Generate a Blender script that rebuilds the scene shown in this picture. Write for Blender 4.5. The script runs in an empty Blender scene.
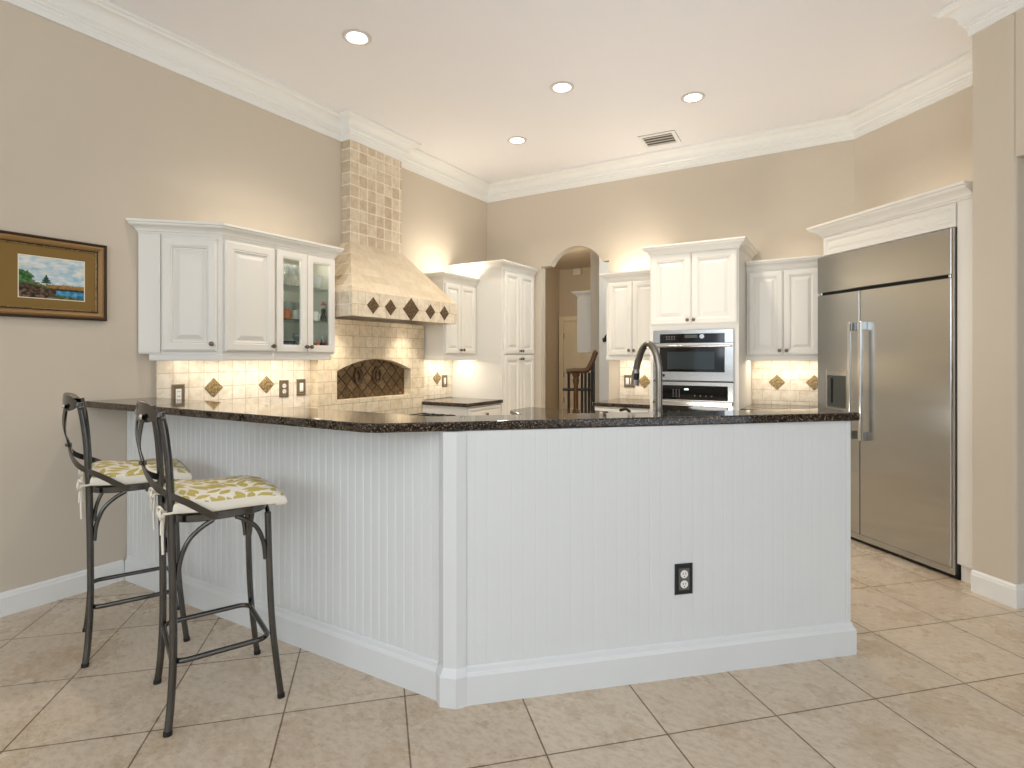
import bpy, bmesh, math, random
from math import sin, cos, pi, radians as R, sqrt
from mathutils import Vector, Matrix
random.seed(4)
SC = bpy.context.scene
COL = SC.collection

# ------------------------------------------------------------------ camera, world, big lights, exposure
CAM_X, EYE, YAW = 3.735, 1.32, R(31.5)
cam = bpy.data.cameras.new('camera'); cam.sensor_width = 36; cam.sensor_fit = 'HORIZONTAL'
cam.lens = 565/1024*36; cam.shift_y = -26/1024; cam.clip_start = .05
camo = bpy.data.objects.new('camera', cam); COL.objects.link(camo)
camo.location = (CAM_X, 0, EYE); camo.rotation_euler = (R(90), 0, YAW)
SC.camera = camo
SC.view_settings.view_transform = 'Standard'
SC.view_settings.look = 'None'
SC.view_settings.gamma = 1
SC.view_settings.use_curve_mapping = False
SC.view_settings.exposure = 0.0
SC.cycles.use_denoising = True
SC.cycles.max_bounces = 10
SC.cycles.diffuse_bounces = 5
SC.cycles.sample_clamp_indirect = 6
W = bpy.data.worlds.new('world'); SC.world = W; W.use_nodes = True
W.node_tree.nodes['Background'].inputs[0].default_value = (.80, .90, 1, 1)
W.node_tree.nodes['Background'].inputs[1].default_value = 1.0

def lamp(name, kind, loc, power, col=(1, 1, 1), rot=(0, 0, 0), parent=None, **kw):
    l = bpy.data.lights.new(name, kind); l.energy = power; l.color = col
    for k, v in kw.items(): setattr(l, k, v)
    o = bpy.data.objects.new(name, l); COL.objects.link(o); o.location = loc; o.rotation_euler = rot
    o.parent = parent
    return o
WARM = (1, .89, .73)
DAY = (.86, .94, 1)
# daylight through the window openings of the living room behind the camera
lamp('window_daylight', 'AREA', (2.0, -3.9, 2.1), 38, DAY, (R(90), 0, 0), shape='RECTANGLE', size=2.0, size_y=1.5)
lamp('window_daylight', 'AREA', (4.65, -3.9, 2.1), 38, DAY, (R(90), 0, 0), shape='RECTANGLE', size=2.4, size_y=1.5)
lamp('window_daylight', 'AREA', (7.6, -.6, 1.6), 30, DAY, (R(90), 0, R(90)), shape='RECTANGLE', size=4.4, size_y=2.4)
# added unseen fill, aimed up to brighten the living-room and kitchen ceilings
lamp('ceiling_fill', 'AREA', (4.3, -1.6, 1.9), 80, (.91, .955, 1), (R(180), 0, 0), shape='DISK', size=1.0)
lamp('ceiling_fill', 'AREA', (2.55, 3.5, .80), 18, (1, .95, .90), (R(180), 0, 0), shape='DISK', size=.7)

# ------------------------------------------------------------------ materials
def lin(c):
    return tuple(((v/255)/12.92 if v/255 <= .04045 else ((v/255+.055)/1.055)**2.4) for v in c)
class NT:
    def __init__(s, name):
        s.m = bpy.data.materials.new(name); s.m.use_nodes = True
        s.t = s.m.node_tree; s.p = s.t.nodes['Principled BSDF']; s.out = s.t.nodes['Material Output']
    def n(s, typ, **kw):
        o = s.t.nodes.new(typ)
        for k, v in kw.items():
            if isinstance(k, str) and hasattr(o, k): setattr(o, k, v)
        return o
    def l(s, a, b): s.t.links.new(a, b)
    def coord(s, kind='Object', rot=(0, 0, 0), scale=(1, 1, 1), loc=(0, 0, 0)):
        c = s.n('ShaderNodeTexCoord'); m = s.n('ShaderNodeMapping')
        m.inputs['Rotation'].default_value = rot; m.inputs['Scale'].default_value = scale; m.inputs['Location'].default_value = loc
        s.l(c.outputs[kind], m.inputs[0]); return m.outputs[0]
    def swz(s, vec, order, off=(0, 0)):
        a = s.n('ShaderNodeSeparateXYZ'); b = s.n('ShaderNodeCombineXYZ'); s.l(vec, a.inputs[0])
        for i, k in enumerate(order):
            if off[i]:
                q = s.n('ShaderNodeMath'); q.operation = 'ADD'; q.inputs[1].default_value = off[i]
                s.l(a.outputs['XYZ'.index(k)], q.inputs[0]); s.l(q.outputs[0], b.inputs[i])
            else: s.l(a.outputs['XYZ'.index(k)], b.inputs[i])
        return b.outputs[0]
    def noise(s, vec, scale, detail=4, rough=.6):
        k = s.n('ShaderNodeTexNoise'); k.inputs['Scale'].default_value = scale
        k.inputs['Detail'].default_value = detail; k.inputs['Roughness'].default_value = rough
        if vec is not None: s.l(vec, k.inputs['Vector'])
        return k.outputs['Fac']
    def ramp(s, fac, stops):
        r = s.n('ShaderNodeValToRGB'); e = r.color_ramp.elements
        while len(e) < len(stops): e.new(.5)
        for i, (p, c) in enumerate(stops): e[i].position = p; e[i].color = (*c, 1)
        s.l(fac, r.inputs[0]); return r.outputs[0]
    def mix(s, a, b, fac, mode='MIX'):
        m = s.n('ShaderNodeMix'); m.data_type = 'RGBA'; m.blend_type = mode
        for sock, v in ((m.inputs[0], fac), (m.inputs[6], a), (m.inputs[7], b)):
            if hasattr(v, 'is_output'): s.l(v, sock)
            elif isinstance(v, tuple): sock.default_value = (*v, 1)
            else: sock.default_value = v
        return m.outputs[2]
    def bump(s, h, strength, dist=.01, invert=False):
        b = s.n('ShaderNodeBump'); b.inputs['Strength'].default_value = strength; b.inputs['Distance'].default_value = dist
        b.invert = invert; s.l(h, b.inputs['Height']); s.l(b.outputs[0], s.p.inputs['Normal']); return b
    def brick(s, vec, w, h, mortar, c1, c2, cm, offset=.5, freq=2, smooth=.15, bias=0):
        k = s.n('ShaderNodeTexBrick'); k.offset = offset; k.offset_frequency = freq
        k.inputs['Scale'].default_value = 1; k.inputs['Brick Width'].default_value = w; k.inputs['Row Height'].default_value = h
        k.inputs['Mortar Size'].default_value = mortar; k.inputs['Mortar Smooth'].default_value = smooth; k.inputs['Bias'].default_value = bias
        k.inputs['Color1'].default_value = (*c1, 1); k.inputs['Color2'].default_value = (*c2, 1); k.inputs['Mortar'].default_value = (*cm, 1)
        s.l(vec, k.inputs['Vector']); return k
    def set(s, col=None, rough=.5, metal=0, spec=None):
        if col is not None:
            if hasattr(col, 'is_output'): s.l(col, s.p.inputs['Base Color'])
            else: s.p.inputs['Base Color'].default_value = (*col, 1)
        s.p.inputs['Roughness'].default_value = rough; s.p.inputs['Metallic'].default_value = metal
        if spec is not None: s.p.inputs['Specular IOR Level'].default_value = spec
        return s.m

def plain(name, rgb, rough=.5, metal=0, bumpy=0, bscale=200, var=.04):
    t = NT(name); v = t.coord(); c = lin(rgb)
    n = t.noise(v, 6, 3)
    col = t.mix(tuple(x*(1-var) for x in c), tuple(min(1, x*(1+var)) for x in c), n)
    if bumpy: t.bump(t.noise(v, bscale, 2), bumpy, .002)
    return t.set(col, rough, metal)

M = {}
M['wall'] = plain('beige_wall_paint', (207, 196, 179), .75, 0, .15, 120, .015)
M['ceiling'] = plain('ceiling_paint', (239, 238, 240), .85, 0, .12, 90, .01)
M['trimw'] = plain('white_trim_paint', (236, 236, 233), .42, 0, 0, 1, .01)
M['cab'] = plain('cream_cabinet_paint', (233, 230, 222), .40, 0, 0, 1, .012)
M['bead'] = plain('white_beadboard_paint', (222, 225, 226), .45, 0, 0, 1, .01)
M['darkmetal'] = plain('gunmetal_tube', (96, 95, 94), .2, 1, .03, 60, .3)
M['rubber'] = plain('black_rubber', (22, 22, 22), .6)
M['bronze'] = plain('aged_bronze', (70, 56, 44), .35, .9)
M['knob'] = plain('pewter_knob', (120, 108, 96), .28, 1)
M['chrome'] = plain('bright_steel', (205, 203, 200), .14, 1, 0, 1, .02)
M['black'] = plain('black_gloss', (10, 10, 11), .06, 0, 0, 1, .1)
M['dark'] = plain('dark_gap', (18, 16, 15), .5)
M['plate'] = plain('bronze_cover_plate', (128, 112, 92), .38, .6)
M['plateblk'] = plain('dark_cover_plate', (40, 40, 42), .35, .3)
M['plategrey'] = plain('grey_cover_insert', (92, 92, 94), .4)
M['white'] = plain('white_plastic', (238, 236, 230), .35)
M['fabricw'] = plain('cream_cotton', (232, 226, 212), .9, 0, .25, 500, .02)
M['fabricg'] = plain('olive_leaf_print', (188, 172, 98), .9, 0, .25, 500, .12)
M['wood'] = plain('oiled_wood', (86, 58, 30), .32, 0, .1, 40, .25)
M['iron'] = plain('black_iron', (24, 22, 22), .5)
M['doorp'] = plain('cream_door_paint', (231, 222, 202), .45)
M['slat'] = plain('grey_vent_slat', (214, 210, 204), .5)
M['ring'] = plain('satin_trim_ring', (205, 198, 192), .35)
M['duct'] = plain('vent_shadow', (120, 116, 110), .7)
M['ceramic'] = plain('white_ceramic', (235, 232, 226), .2)
M['ceramico'] = plain('orange_glazed_ceramic', (196, 110, 58), .2, 0, 0, 1, .3)
M['ceramicb'] = plain('blue_glazed_ceramic', (92, 116, 158), .2, 0, 0, 1, .3)
M['red'] = plain('red_lacquer', (150, 34, 28), .3)
M['brownglass'] = plain('amber_bottle', (70, 38, 18), .1)
M['sparkle'] = plain('dull_silver', (170, 168, 160), .3, 1)

def steel():
    t = NT('brushed_steel'); v = t.coord('Object', scale=(1, 1, 90)); n = t.noise(v, 6, 3)
    c = lin((190, 191, 190)); col = t.mix(tuple(x*.93 for x in c), c, n)
    t.set(col, .24, 1)
    w = t.noise(t.coord('Object', scale=(.5, .5, 2.6)), 1.6, 1); b1 = t.bump(w, .35, .012)
    b2 = t.n('ShaderNodeBump'); b2.inputs['Strength'].default_value = .03; b2.inputs['Distance'].default_value = .001
    t.l(n, b2.inputs['Height']); t.l(b1.outputs[0], b2.inputs['Normal']); t.l(b2.outputs[0], t.p.inputs['Normal'])
    t.p.inputs['Anisotropic'].default_value = .4
    return t.m
M['steel'] = steel()
M['faucet'] = plain('brushed_nickel', (150, 145, 138), .30, 1, 0, 1, .05)

def floor_mat():
    t = NT('beige_floor_tile'); v = t.coord('Object', rot=(0, 0, -pi/4), loc=(-4.0772, .8415, 0))
    k = t.brick(v, .4427, .4427, .0034, lin((213, 199, 180)), lin((207, 191, 171)), lin((128, 110, 88)), 0, 2, .2)
    o = t.coord('Object'); n1 = t.noise(o, 3.2, 8, .68); n2 = t.noise(t.coord('Object', scale=(1, 1.7, 1), rot=(0, 0, .6)), 26, 8, .72)
    m1 = t.ramp(n1, [(.30, lin((232, 224, 212))), (.5, (.97, .965, .955)), (.66, (1.0, 1.0, 1.0))])
    m2 = t.ramp(n2, [(.32, lin((216, 205, 190))), (.56, (1, 1, 1))])
    c = t.mix(k.outputs['Color'], m1, 1.0, 'MULTIPLY'); c = t.mix(c, m2, .75, 'MULTIPLY')
    t.set(c, .27, 0, .4); t.bump(k.outputs['Fac'], .5, .002, True)
    r = t.n('ShaderNodeMapRange'); r.inputs[3].default_value = .2; r.inputs[4].default_value = .36; t.l(n1, r.inputs[0]); t.l(r.outputs[0], t.p.inputs['Roughness'])
    return t.m
M['floor'] = floor_mat()

def stone_tile(name, order, w, h, offset, off, c1, c2, cm, mortar=.0035, rough=.55, freq=2, blotch=.5, bias=0, bs=.5):
    t = NT(name); v = t.swz(t.coord(), order, off)
    k = t.brick(v, w, h, mortar, lin(c1), lin(c2), lin(cm), offset, freq, .3, bias)
    n = t.noise(t.coord(), 18, 6, .7); n2 = t.noise(t.coord(), 60, 3)
    c = t.mix(k.outputs['Color'], t.ramp(n, [(.36, lin((212, 198, 178))), (.56, (1, 1, 1))]), blotch, 'MULTIPLY')
    t.set(c, rough)
    a = t.n('ShaderNodeMath'); a.operation = 'MULTIPLY_ADD'; a.inputs[1].default_value = -1.0
    s2 = t.n('ShaderNodeMath'); s2.operation = 'MULTIPLY'; s2.inputs[1].default_value = .22; t.l(n2, s2.inputs[0])
    t.l(k.outputs['Fac'], a.inputs[0]); t.l(s2.outputs[0], a.inputs[2]); t.bump(a.outputs[0], bs, .004)
    return t.m
CT1, CT2, CTM = (242, 234, 219), (235, 225, 207), (214, 201, 180)
M['tile_left'] = stone_tile('travertine_splash_left', 'YZ', .100, .0945, 0, (-.038, -.0885), CT1, CT2, CTM)
M['tile_back'] = stone_tile('travertine_splash_back', 'XZ', .150, .0945, .5, (0, -.0885), CT1, CT2, CTM)
M['tile_breast'] = stone_tile('travertine_breast', 'YZ', .150, .0945, .5, (.02, -.0885), (238, 225, 200), (230, 214, 186), (204, 184, 152))
M['tile_slope'] = stone_tile('travertine_slope', 'YZ', .145, .062, .5, (0, 0), (218, 204, 180), (200, 182, 153), (210, 195, 169), .0010, .6, 2, .25, -.3, .08)
M['tile_side'] = stone_tile('travertine_slope_side', 'XZ', .12, .1, .5, (0, .02), (222, 208, 184), (206, 190, 164), (236, 226, 206), .004)
M['tile_band'] = stone_tile('travertine_band', 'YZ', .15, .1, .5, (.03, -.03), (232, 221, 201), (222, 209, 186), (204, 188, 162))
M['tile_bandside'] = stone_tile('travertine_band_side', 'XZ', .10, .1, 0, (.03, -.03), (226, 216, 198), (214, 203, 185), (238, 230, 214))
M['tile_chim'] = stone_tile('tumbled_travertine_squares', 'YZ', .1, .1, 0, (-.025, .02), (226, 212, 188), (192, 166, 134), (244, 236, 220), .0045, .6, 2, .45, -.35, .3)
M['tile_chimside'] = stone_tile('tumbled_travertine_squares_side', 'XZ', .11, .1, 0, (.0, .02), (214, 202, 182), (186, 168, 142), (240, 232, 216), .005, .6, 2, .45, -.2, .3)

def granite():
    t = NT('dark_speckled_granite'); v = t.coord()
    cells = []
    for sc in (300, 150):
        a = t.n('ShaderNodeTexVoronoi'); a.inputs['Scale'].default_value = sc; t.l(v, a.inputs['Vector']); cells.append(a.outputs['Color'])
    c1 = t.ramp(cells[0], [(0, lin((12, 9, 8))), (.54, lin((18, 14, 12))), (.62, lin((58, 45, 35))), (.71, lin((98, 78, 60))), (.82, lin((150, 134, 116)))])
    c2 = t.ramp(cells[1], [(.40, (.35, .33, .32)), (.62, (1, 1, 1))])
    t.set(t.mix(c1, c2, .8, 'MULTIPLY'), .055, 0, .5)
    return t.m
M['granite'] = granite()

def bronze_tile(name, base, hi, sc):
    t = NT(name); n = t.noise(t.coord(), sc, 6, .75)
    c = t.ramp(n, [(.36, lin(base)), (.62, lin(hi))])
    t.set(c, .42, .35); t.bump(n, .6, .004); return t.m
M['diamond'] = bronze_tile('gold_leaf_tile', (70, 56, 36), (190, 164, 116), 75)
M['diamond_dark'] = bronze_tile('dark_bronze_tile', (34, 24, 16), (126, 100, 70), 80)
def niche():
    t = NT('bronze_diamond_panel'); v = t.swz(t.coord(), 'YZ'); mp = t.n('ShaderNodeMapping'); mp.inputs['Rotation'].default_value = (0, 0, pi/4); t.l(v, mp.inputs[0])
    k = t.brick(mp.outputs[0], .085, .085, .004, lin((150, 126, 96)), lin((116, 94, 68)), lin((36, 26, 18)), 0, 2, .3)
    n = t.noise(t.coord(), 40, 6, .75)
    t.set(t.mix(k.outputs['Color'], t.ramp(n, [(.36, (.35, .33, .3)), (.62, (1, 1, 1))]), .85, 'MULTIPLY'), .27, .5)
    t.bump(k.outputs['Fac'], .8, .004, True); return t.m
M['niche'] = niche()

def glass(name, tint, refl=1.45, glint=0):
    t = NT(name); tr = t.n('ShaderNodeBsdfTransparent'); gl = t.n('ShaderNodeBsdfGlossy'); mx = t.n('ShaderNodeMixShader'); lw = t.n('ShaderNodeLayerWeight'); pw = t.n('ShaderNodeMath'); pw.operation = 'POWER'; fr = t.n('ShaderNodeMath'); fr.operation = 'MULTIPLY_ADD'
    tr.inputs[0].default_value = (*tint, 1); gl.inputs['Roughness'].default_value = .02
    f0 = ((refl-1)/(refl+1))**2; t.l(lw.outputs['Facing'], pw.inputs[0]); pw.inputs[1].default_value = 5
    t.l(pw.outputs[0], fr.inputs[0]); fr.inputs[1].default_value = 1-f0; fr.inputs[2].default_value = f0; t.l(fr.outputs[0], mx.inputs[0]); t.l(tr.outputs[0], mx.inputs[1]); t.l(gl.outputs[0], mx.inputs[2])
    last = mx.outputs[0]
    if glint:
        df = t.n('ShaderNodeBsdfDiffuse'); df.inputs[0].default_value = (.9, .92, .92, 1); m2 = t.n('ShaderNodeMixShader'); m2.inputs[0].default_value = glint  # white diffuse share stands in for bright highlights on the clear glassware
        t.l(last, m2.inputs[1]); t.l(df.outputs[0], m2.inputs[2]); last = m2.outputs[0]
    t.l(last, t.out.inputs[0]); t.t.nodes.remove(t.p); return t.m
M['glass'] = glass('clear_glass', (.93, .97, .96))
M['tumbler'] = glass('drinking_glass', (.96, .97, .97), 1.5, .22)
M['shelfglass'] = glass('green_edge_glass', (.86, .92, .89))
def emit(name, col, s):
    t = NT(name); t.p.inputs['Base Color'].default_value = (*col, 1)
    t.p.inputs['Emission Color'].default_value = (*col, 1); t.p.inputs['Emission Strength'].default_value = s
    return t.m
M['lamp'] = emit('lit_lamp_lens', (1, .93, .82), 14)
M['ovenglass'] = plain('tinted_oven_window', (44, 54, 56), .05, 0, 0, 1, .05)
M['keys'] = plain('printed_key_legend', (150, 152, 150), .4)
M['digits'] = emit('lit_display', (.8, .92, 1), 1.6)
M['lcd'] = plain('dim_display', (70, 74, 70), .2)
def painted():
    t = NT('painted_landscape'); a = t.n('ShaderNodeAttribute'); a.attribute_name = 'paint'
    t.set(a.outputs['Color'], .35); return t.m
M['painting'] = painted()
M['goldframe'] = plain('antique_gold_wood', (150, 116, 70), .5, .15, .2, 60, .3)
M['darkframe'] = plain('dark_walnut_edge', (58, 38, 22), .75, 0, .1, 60, .2)
M['mat'] = plain('olive_gold_mat_board', (132, 104, 52), .85)

# ------------------------------------------------------------------ mesh helpers
class MB:
    def __init__(s): s.v = []; s.f = []; s.mi = []
    def add(s, vs, fs, mi=0):
        o = len(s.v); s.v += [tuple(p) for p in vs]; s.f += [tuple(i+o for i in f) for f in fs]; s.mi += [mi]*len(fs); return s
    def box(s, x0, x1, y0, y1, z0, z1, mi=0):
        return s.add([(x0, y0, z0), (x1, y0, z0), (x1, y1, z0), (x0, y1, z0), (x0, y0, z1), (x1, y0, z1), (x1, y1, z1), (x0, y1, z1)],
                     [(0, 3, 2, 1), (4, 5, 6, 7), (0, 1, 5, 4), (1, 2, 6, 5), (2, 3, 7, 6), (3, 0, 4, 7)], mi)
    def prism(s, pts, z0, z1, mi=0):
        n = len(pts); vs = [(x, y, z0) for x, y in pts]+[(x, y, z1) for x, y in pts]
        return s.add(vs, [tuple(range(n-1, -1, -1)), tuple(range(n, 2*n))]+[(i, (i+1) % n, n+(i+1) % n, n+i) for i in range(n)], mi)
    def loft(s, rings, cap=True, closed=True, mi=0):
        n = len(rings[0]); vs = [p for r in rings for p in r]; fs = []
        for k in range(len(rings)-1):
            for i in range(n if closed else n-1):
                j = (i+1) % n; fs.append((k*n+i, k*n+j, (k+1)*n+j, (k+1)*n+i))
        if cap: fs += [tuple(range(n-1, -1, -1)), tuple((len(rings)-1)*n+i for i in range(n))]
        return s.add(vs, fs, mi)
    def panel(s, x0, x1, z0, z1, rings, y=0, cap=True, back=True):
        """concentric rectangular rings (inset, height) facing -y"""
        rr = []
        for i, h in rings:
            rr.append([(x0+i, y-h, z0+i), (x1-i, y-h, z0+i), (x1-i, y-h, z1-i), (x0+i, y-h, z1-i)])
        vs = [p for r in rr for p in r]; fs = []
        for k in range(len(rr)-1):
            for i in range(4):
                j = (i+1) % 4; fs.append((k*4+i, k*4+j, (k+1)*4+j, (k+1)*4+i))
        L = len(rr)-1
        if cap: fs.append((L*4, L*4+1, L*4+2, L*4+3))
        else:
            for i in range(4): j = (i+1) % 4; fs.append((L*4+i, L*4+j, j, i))
        if cap and back: fs.append((3, 2, 1, 0))
        return s.add(vs, fs)
    def lathe(s, prof, c=(0, 0, 0), axis='z', n=20, mi=0):
        rings = []
        for r, h in prof:
            ring = []
            for i in range(n):
                a = 2*pi*i/n; x, y = r*cos(a), r*sin(a)
                p = {'z': (x, y, h), 'y': (x, -h, y), 'x': (h, x, y)}[axis]   # 'y': height grows to -y
                ring.append((c[0]+p[0], c[1]+p[1], c[2]+p[2]))
            rings.append(ring)
        return s.loft(rings, True, True, mi)
    def tube(s, path, r, n=12, closed=False, mi=0):
        P = [Vector(p) for p in path]; rs = r if isinstance(r, (list, tuple)) else [r]*len(P); rings = []
        up = None; N = len(P)
        for i in range(N):
            if closed: t = (P[(i+1) % N]-P[i-1])
            else: t = P[min(i+1, N-1)]-P[max(i-1, 0)]
            t.normalize()
            if up is None:
                up = Vector((0, 0, 1)) if abs(t.z) < .9 else Vector((1, 0, 0))
            up = (up-t*up.dot(t)).normalized(); b = t.cross(up)
            rings.append([tuple(P[i]+(up*cos(2*pi*k/n)+b*sin(2*pi*k/n))*rs[i]) for k in range(n)])
        if closed: rings.append(rings[0]); return s.loft(rings, False, True, mi)
        return s.loft(rings, True, True, mi)
    def sweep(s, path, prof, prev=None, nxt=None, z=0, mi=0):
        """profile [(out, up)] swept along a 2-D path, out = right of travel, mitred"""
        P = [Vector(p) for p in path]; N = len(P); rings = []
        for i in range(N):
            a = (P[i]-P[i-1]).normalized() if i else ((P[0]-Vector(prev)).normalized() if prev else (P[1]-P[0]).normalized())
            b = (P[i+1]-P[i]).normalized() if i < N-1 else ((Vector(nxt)-P[i]).normalized() if nxt else a)
            ra, rb = Vector((a.y, -a.x)), Vector((b.y, -b.x)); m = (ra+rb).normalized(); m /= max(.3, m.dot(ra))
            rings.append([(P[i].x+m.x*o, P[i].y+m.y*o, z+u) for o, u in prof])
        return s.loft(rings, True, True, mi)
    def build(s, name, mat, parent=None, smooth=False, bev=0, seg=2, subs=0, kind=None):
        me = bpy.data.meshes.new(name); me.from_pydata(s.v, [], s.f); me.validate()
        bm = bmesh.new(); bm.from_mesh(me); bmesh.ops.recalc_face_normals(bm, faces=bm.faces[:]); bm.to_mesh(me); bm.free()
        mats = mat if isinstance(mat, (list, tuple)) else [mat]
        for m in mats: me.materials.append(M[m])
        if len(mats) > 1:
            for p, i in zip(me.polygons, s.mi): p.material_index = i
        if smooth:
            me.polygons.foreach_set('use_smooth', [True]*len(me.polygons)); me.set_sharp_from_angle(angle=R(40))
        o = bpy.data.objects.new(name, me); COL.objects.link(o); o.parent = parent
        if bev:
            b = o.modifiers.new('edge', 'BEVEL'); b.width = bev; b.segments = seg; b.limit_method = 'ANGLE'; b.angle_limit = R(30)
        if subs:
            b = o.modifiers.new('smooth', 'SUBSURF'); b.levels = b.render_levels = subs
        if kind: o['kind'] = kind
        return o
def tag(o, label=None, cat=None, group=None, kind=None):
    if label: o['label'] = label
    if cat: o['category'] = cat
    if group: o['group'] = group
    if kind: o['kind'] = kind
    return o
def thing(name, label, cat, loc=(0, 0, 0), rot=0, group=None):
    o = bpy.data.objects.new(name, None); COL.objects.link(o); o.empty_display_size = .05
    o.location = loc; o.rotation_euler = (0, 0, rot)
    return tag(o, label, cat, group)
def kids(o): return [c for c in bpy.data.objects if c.parent == o]
def copy_tree(o, parent=None):
    c = o.copy(); COL.objects.link(c)
    if parent is not None: c.parent = parent
    for k in kids(o): copy_tree(k, c)
    return c
def arc(cx, cy, r, a0, a1, n):
    return [(cx+r*cos(a0+(a1-a0)*i/n), cy+r*sin(a0+(a1-a0)*i/n)) for i in range(n+1)]
def spline(pts, n=6):
    P = [Vector(p) for p in pts]; out = []
    for i in range(len(P)-1):
        p0, p1, p2, p3 = P[max(i-1, 0)], P[i], P[i+1], P[min(i+2, len(P)-1)]
        for k in range(n):
            t = k/n; out.append(tuple(.5*((2*p1)+(p2-p0)*t+(2*p0-5*p1+4*p2-p3)*t*t+(3*p1-p0-3*p2+p3)*t**3)))
    out.append(tuple(P[-1])); return out

# ------------------------------------------------------------------ the room
ZC, YB = 3.33, 5.53
S = sqrt(.5)
MB().box(-1.6, 8, -4.2, 10.3, -.1, 0).build('floor', 'floor', kind='structure')
MB().box(-1.6, 8, -4.2, 10.3, ZC, ZC+.1).build('ceiling', 'ceiling', kind='structure')
MB().box(-.15, 0, -4.2, YB+.15, 0, ZC).build('wall_left', 'wall', kind='structure')
# back wall with the arched doorway
mb = MB()
top = [(.725, 2.335), (.845, 2.335)]
cxa, hw, ris = 1.1475, .3025, .187; ra = (hw*hw+ris*ris)/(2*ris); aa = math.asin(hw/ra)
top += [(cxa+ra*sin(-aa+2*aa*i/24), 2.335+ris-ra+ra*cos(-aa+2*aa*i/24)) for i in range(1, 24)]
top += [(1.45, 2.335), (1.525, 2.335)]
y0, y1 = YB, YB+.10
for (xa, za), (xb, zb) in zip(top, top[1:]):
    mb.add([(xa, y0, za), (xb, y0, zb), (xb, y0, ZC), (xa, y0, ZC), (xa, y1, za), (xb, y1, zb), (xb, y1, ZC), (xa, y1, ZC)],
           [(0, 1, 2, 3), (7, 6, 5, 4), (4, 5, 1, 0), (3, 2, 6, 7)])
mb.box(0, .725, y0, y1, 0, ZC); mb.box(1.525, 3.90, y0, y1, 0, ZC)
mb.build('wall_back', 'wall', kind='structure')
# diagonal wall behind the refrigerator
A, B = (3.712, 5.53), (4.714, 4.526)
MB().prism([A, B, (B[0]+.1, B[1]+.1), (A[0]+.1, A[1]+.1)], 0, ZC).build('wall_diagonal', 'wall', kind='structure')
# right-hand pier with the opening beside it
def off(p, t, n): return (p[0]+t*S+n*S, p[1]-t*S+n*S)      # t along (1,-1), n along (1,1)
P0 = (4.288, 4.100)
c = .018
def rounded(pts_t_n, rad_idx): return [off(P0, *q) for q in pts_t_n]
front = [(0, 0)] + [(.222-c+c*sin(a), c-c*cos(a)) for a in (0, R(30), R(60), R(90))] + [(.222, 1.2), (.1, 1.2), (.1, .58), (0, .58)]
MB().prism([off(P0, *q) for q in front], 0, ZC).build('wall_right', 'wall', kind='structure')
MB().prism([off(P0, *q) for q in ((.222, .0), (3.4, .0), (3.4, .14), (.222, .14))], 2.384, ZC).build('wall_right_header', 'wall', kind='structure')
# shell of the living room behind the camera, with its window openings
mb = MB(); mb.box(-.15, 8, -4.15, -4, 0, .45); mb.box(-.15, 8, -4.15, -4, 3.05, ZC)
for a, b in ((-.15, .4), (3.1, 3.3), (6.0, 8)): mb.box(a, b, -4.15, -4, .45, 3.05)
mb.build('wall_rear', 'wall', kind='structure')
mb = MB(); mb.box(7.85, 8, -4, 8, 0, .4); mb.box(7.85, 8, -4, 8, 2.8, ZC); mb.box(7.85, 8, -4, -2.8, .4, 2.8); mb.box(7.85, 8, 1.6, 8, .4, 2.8)
mb.build('wall_far_right', 'wall', kind='structure')
MB().box(5.2, 7.85, 6.0, 6.15, 0, ZC).build('wall_far_back', 'wall', kind='structure')
# hall behind the arch
MB().box(-1.6, 4, 10.0, 10.15, 0, ZC).build('wall_hall_end', 'wall', kind='structure')
MB().box(-1.6, -1.295, 5.68, 10, 0, ZC).build('wall_hall_left', 'wall', kind='structure')
MB().box(.665, .80, 7.03, 10, 0, ZC).build('wall_hall_partition', 'wall', kind='structure')
MB().box(.97, 4, 6.60, 6.7, 0, ZC).build('wall_stair', 'trimw', kind='structure')  # lighter paint here stands in for daylight falling on the stair wall
MB().box(-1.295, 4, 5.64, 10, 3.06, 3.12).build('ceiling_hall', 'wall', kind='structure')

CROWN = [(0, -.18), (.014, -.18), (.017, -.15), (.022, -.142), (.022, -.130), (.030, -.124), (.030, -.112), (.038, -.106)] + \
        [(.045+.062*(1-cos(a)), -.100+.066*sin(a)) for a in [R(90)*i/6 for i in range(7)]] + [(.112, -.028), (.118, -.022), (.130, -.018), (.130, 0), (0, 0)]
MB().sweep([(0, -4), (0, 3.326), (.107, 3.326), (.107, 3.951), (0, 3.951), (0, YB), A, B], CROWN, z=ZC-.001).build('trim_1', 'trimw', kind='structure')
MB().sweep([off(P0, 0, .5), off(P0, 0, 0), off(P0, 3.4, 0)], CROWN, z=ZC-.001).build('trim_2', 'trimw', kind='structure')
BASE = [(0, 0), (.016, 0), (.016, .095), (.012, .104), (.012, .110), (.006, .118), (0, .121)]
MB().sweep([(0, -4), (0, 1.658)], BASE).build('baseboard_left', 'trimw', kind='structure')
MB().sweep([off(P0, .002, 0), off(P0, .222, 0), off(P0, .222, 1.1)], BASE).build('baseboard_right', 'trimw', kind='structure')

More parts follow.
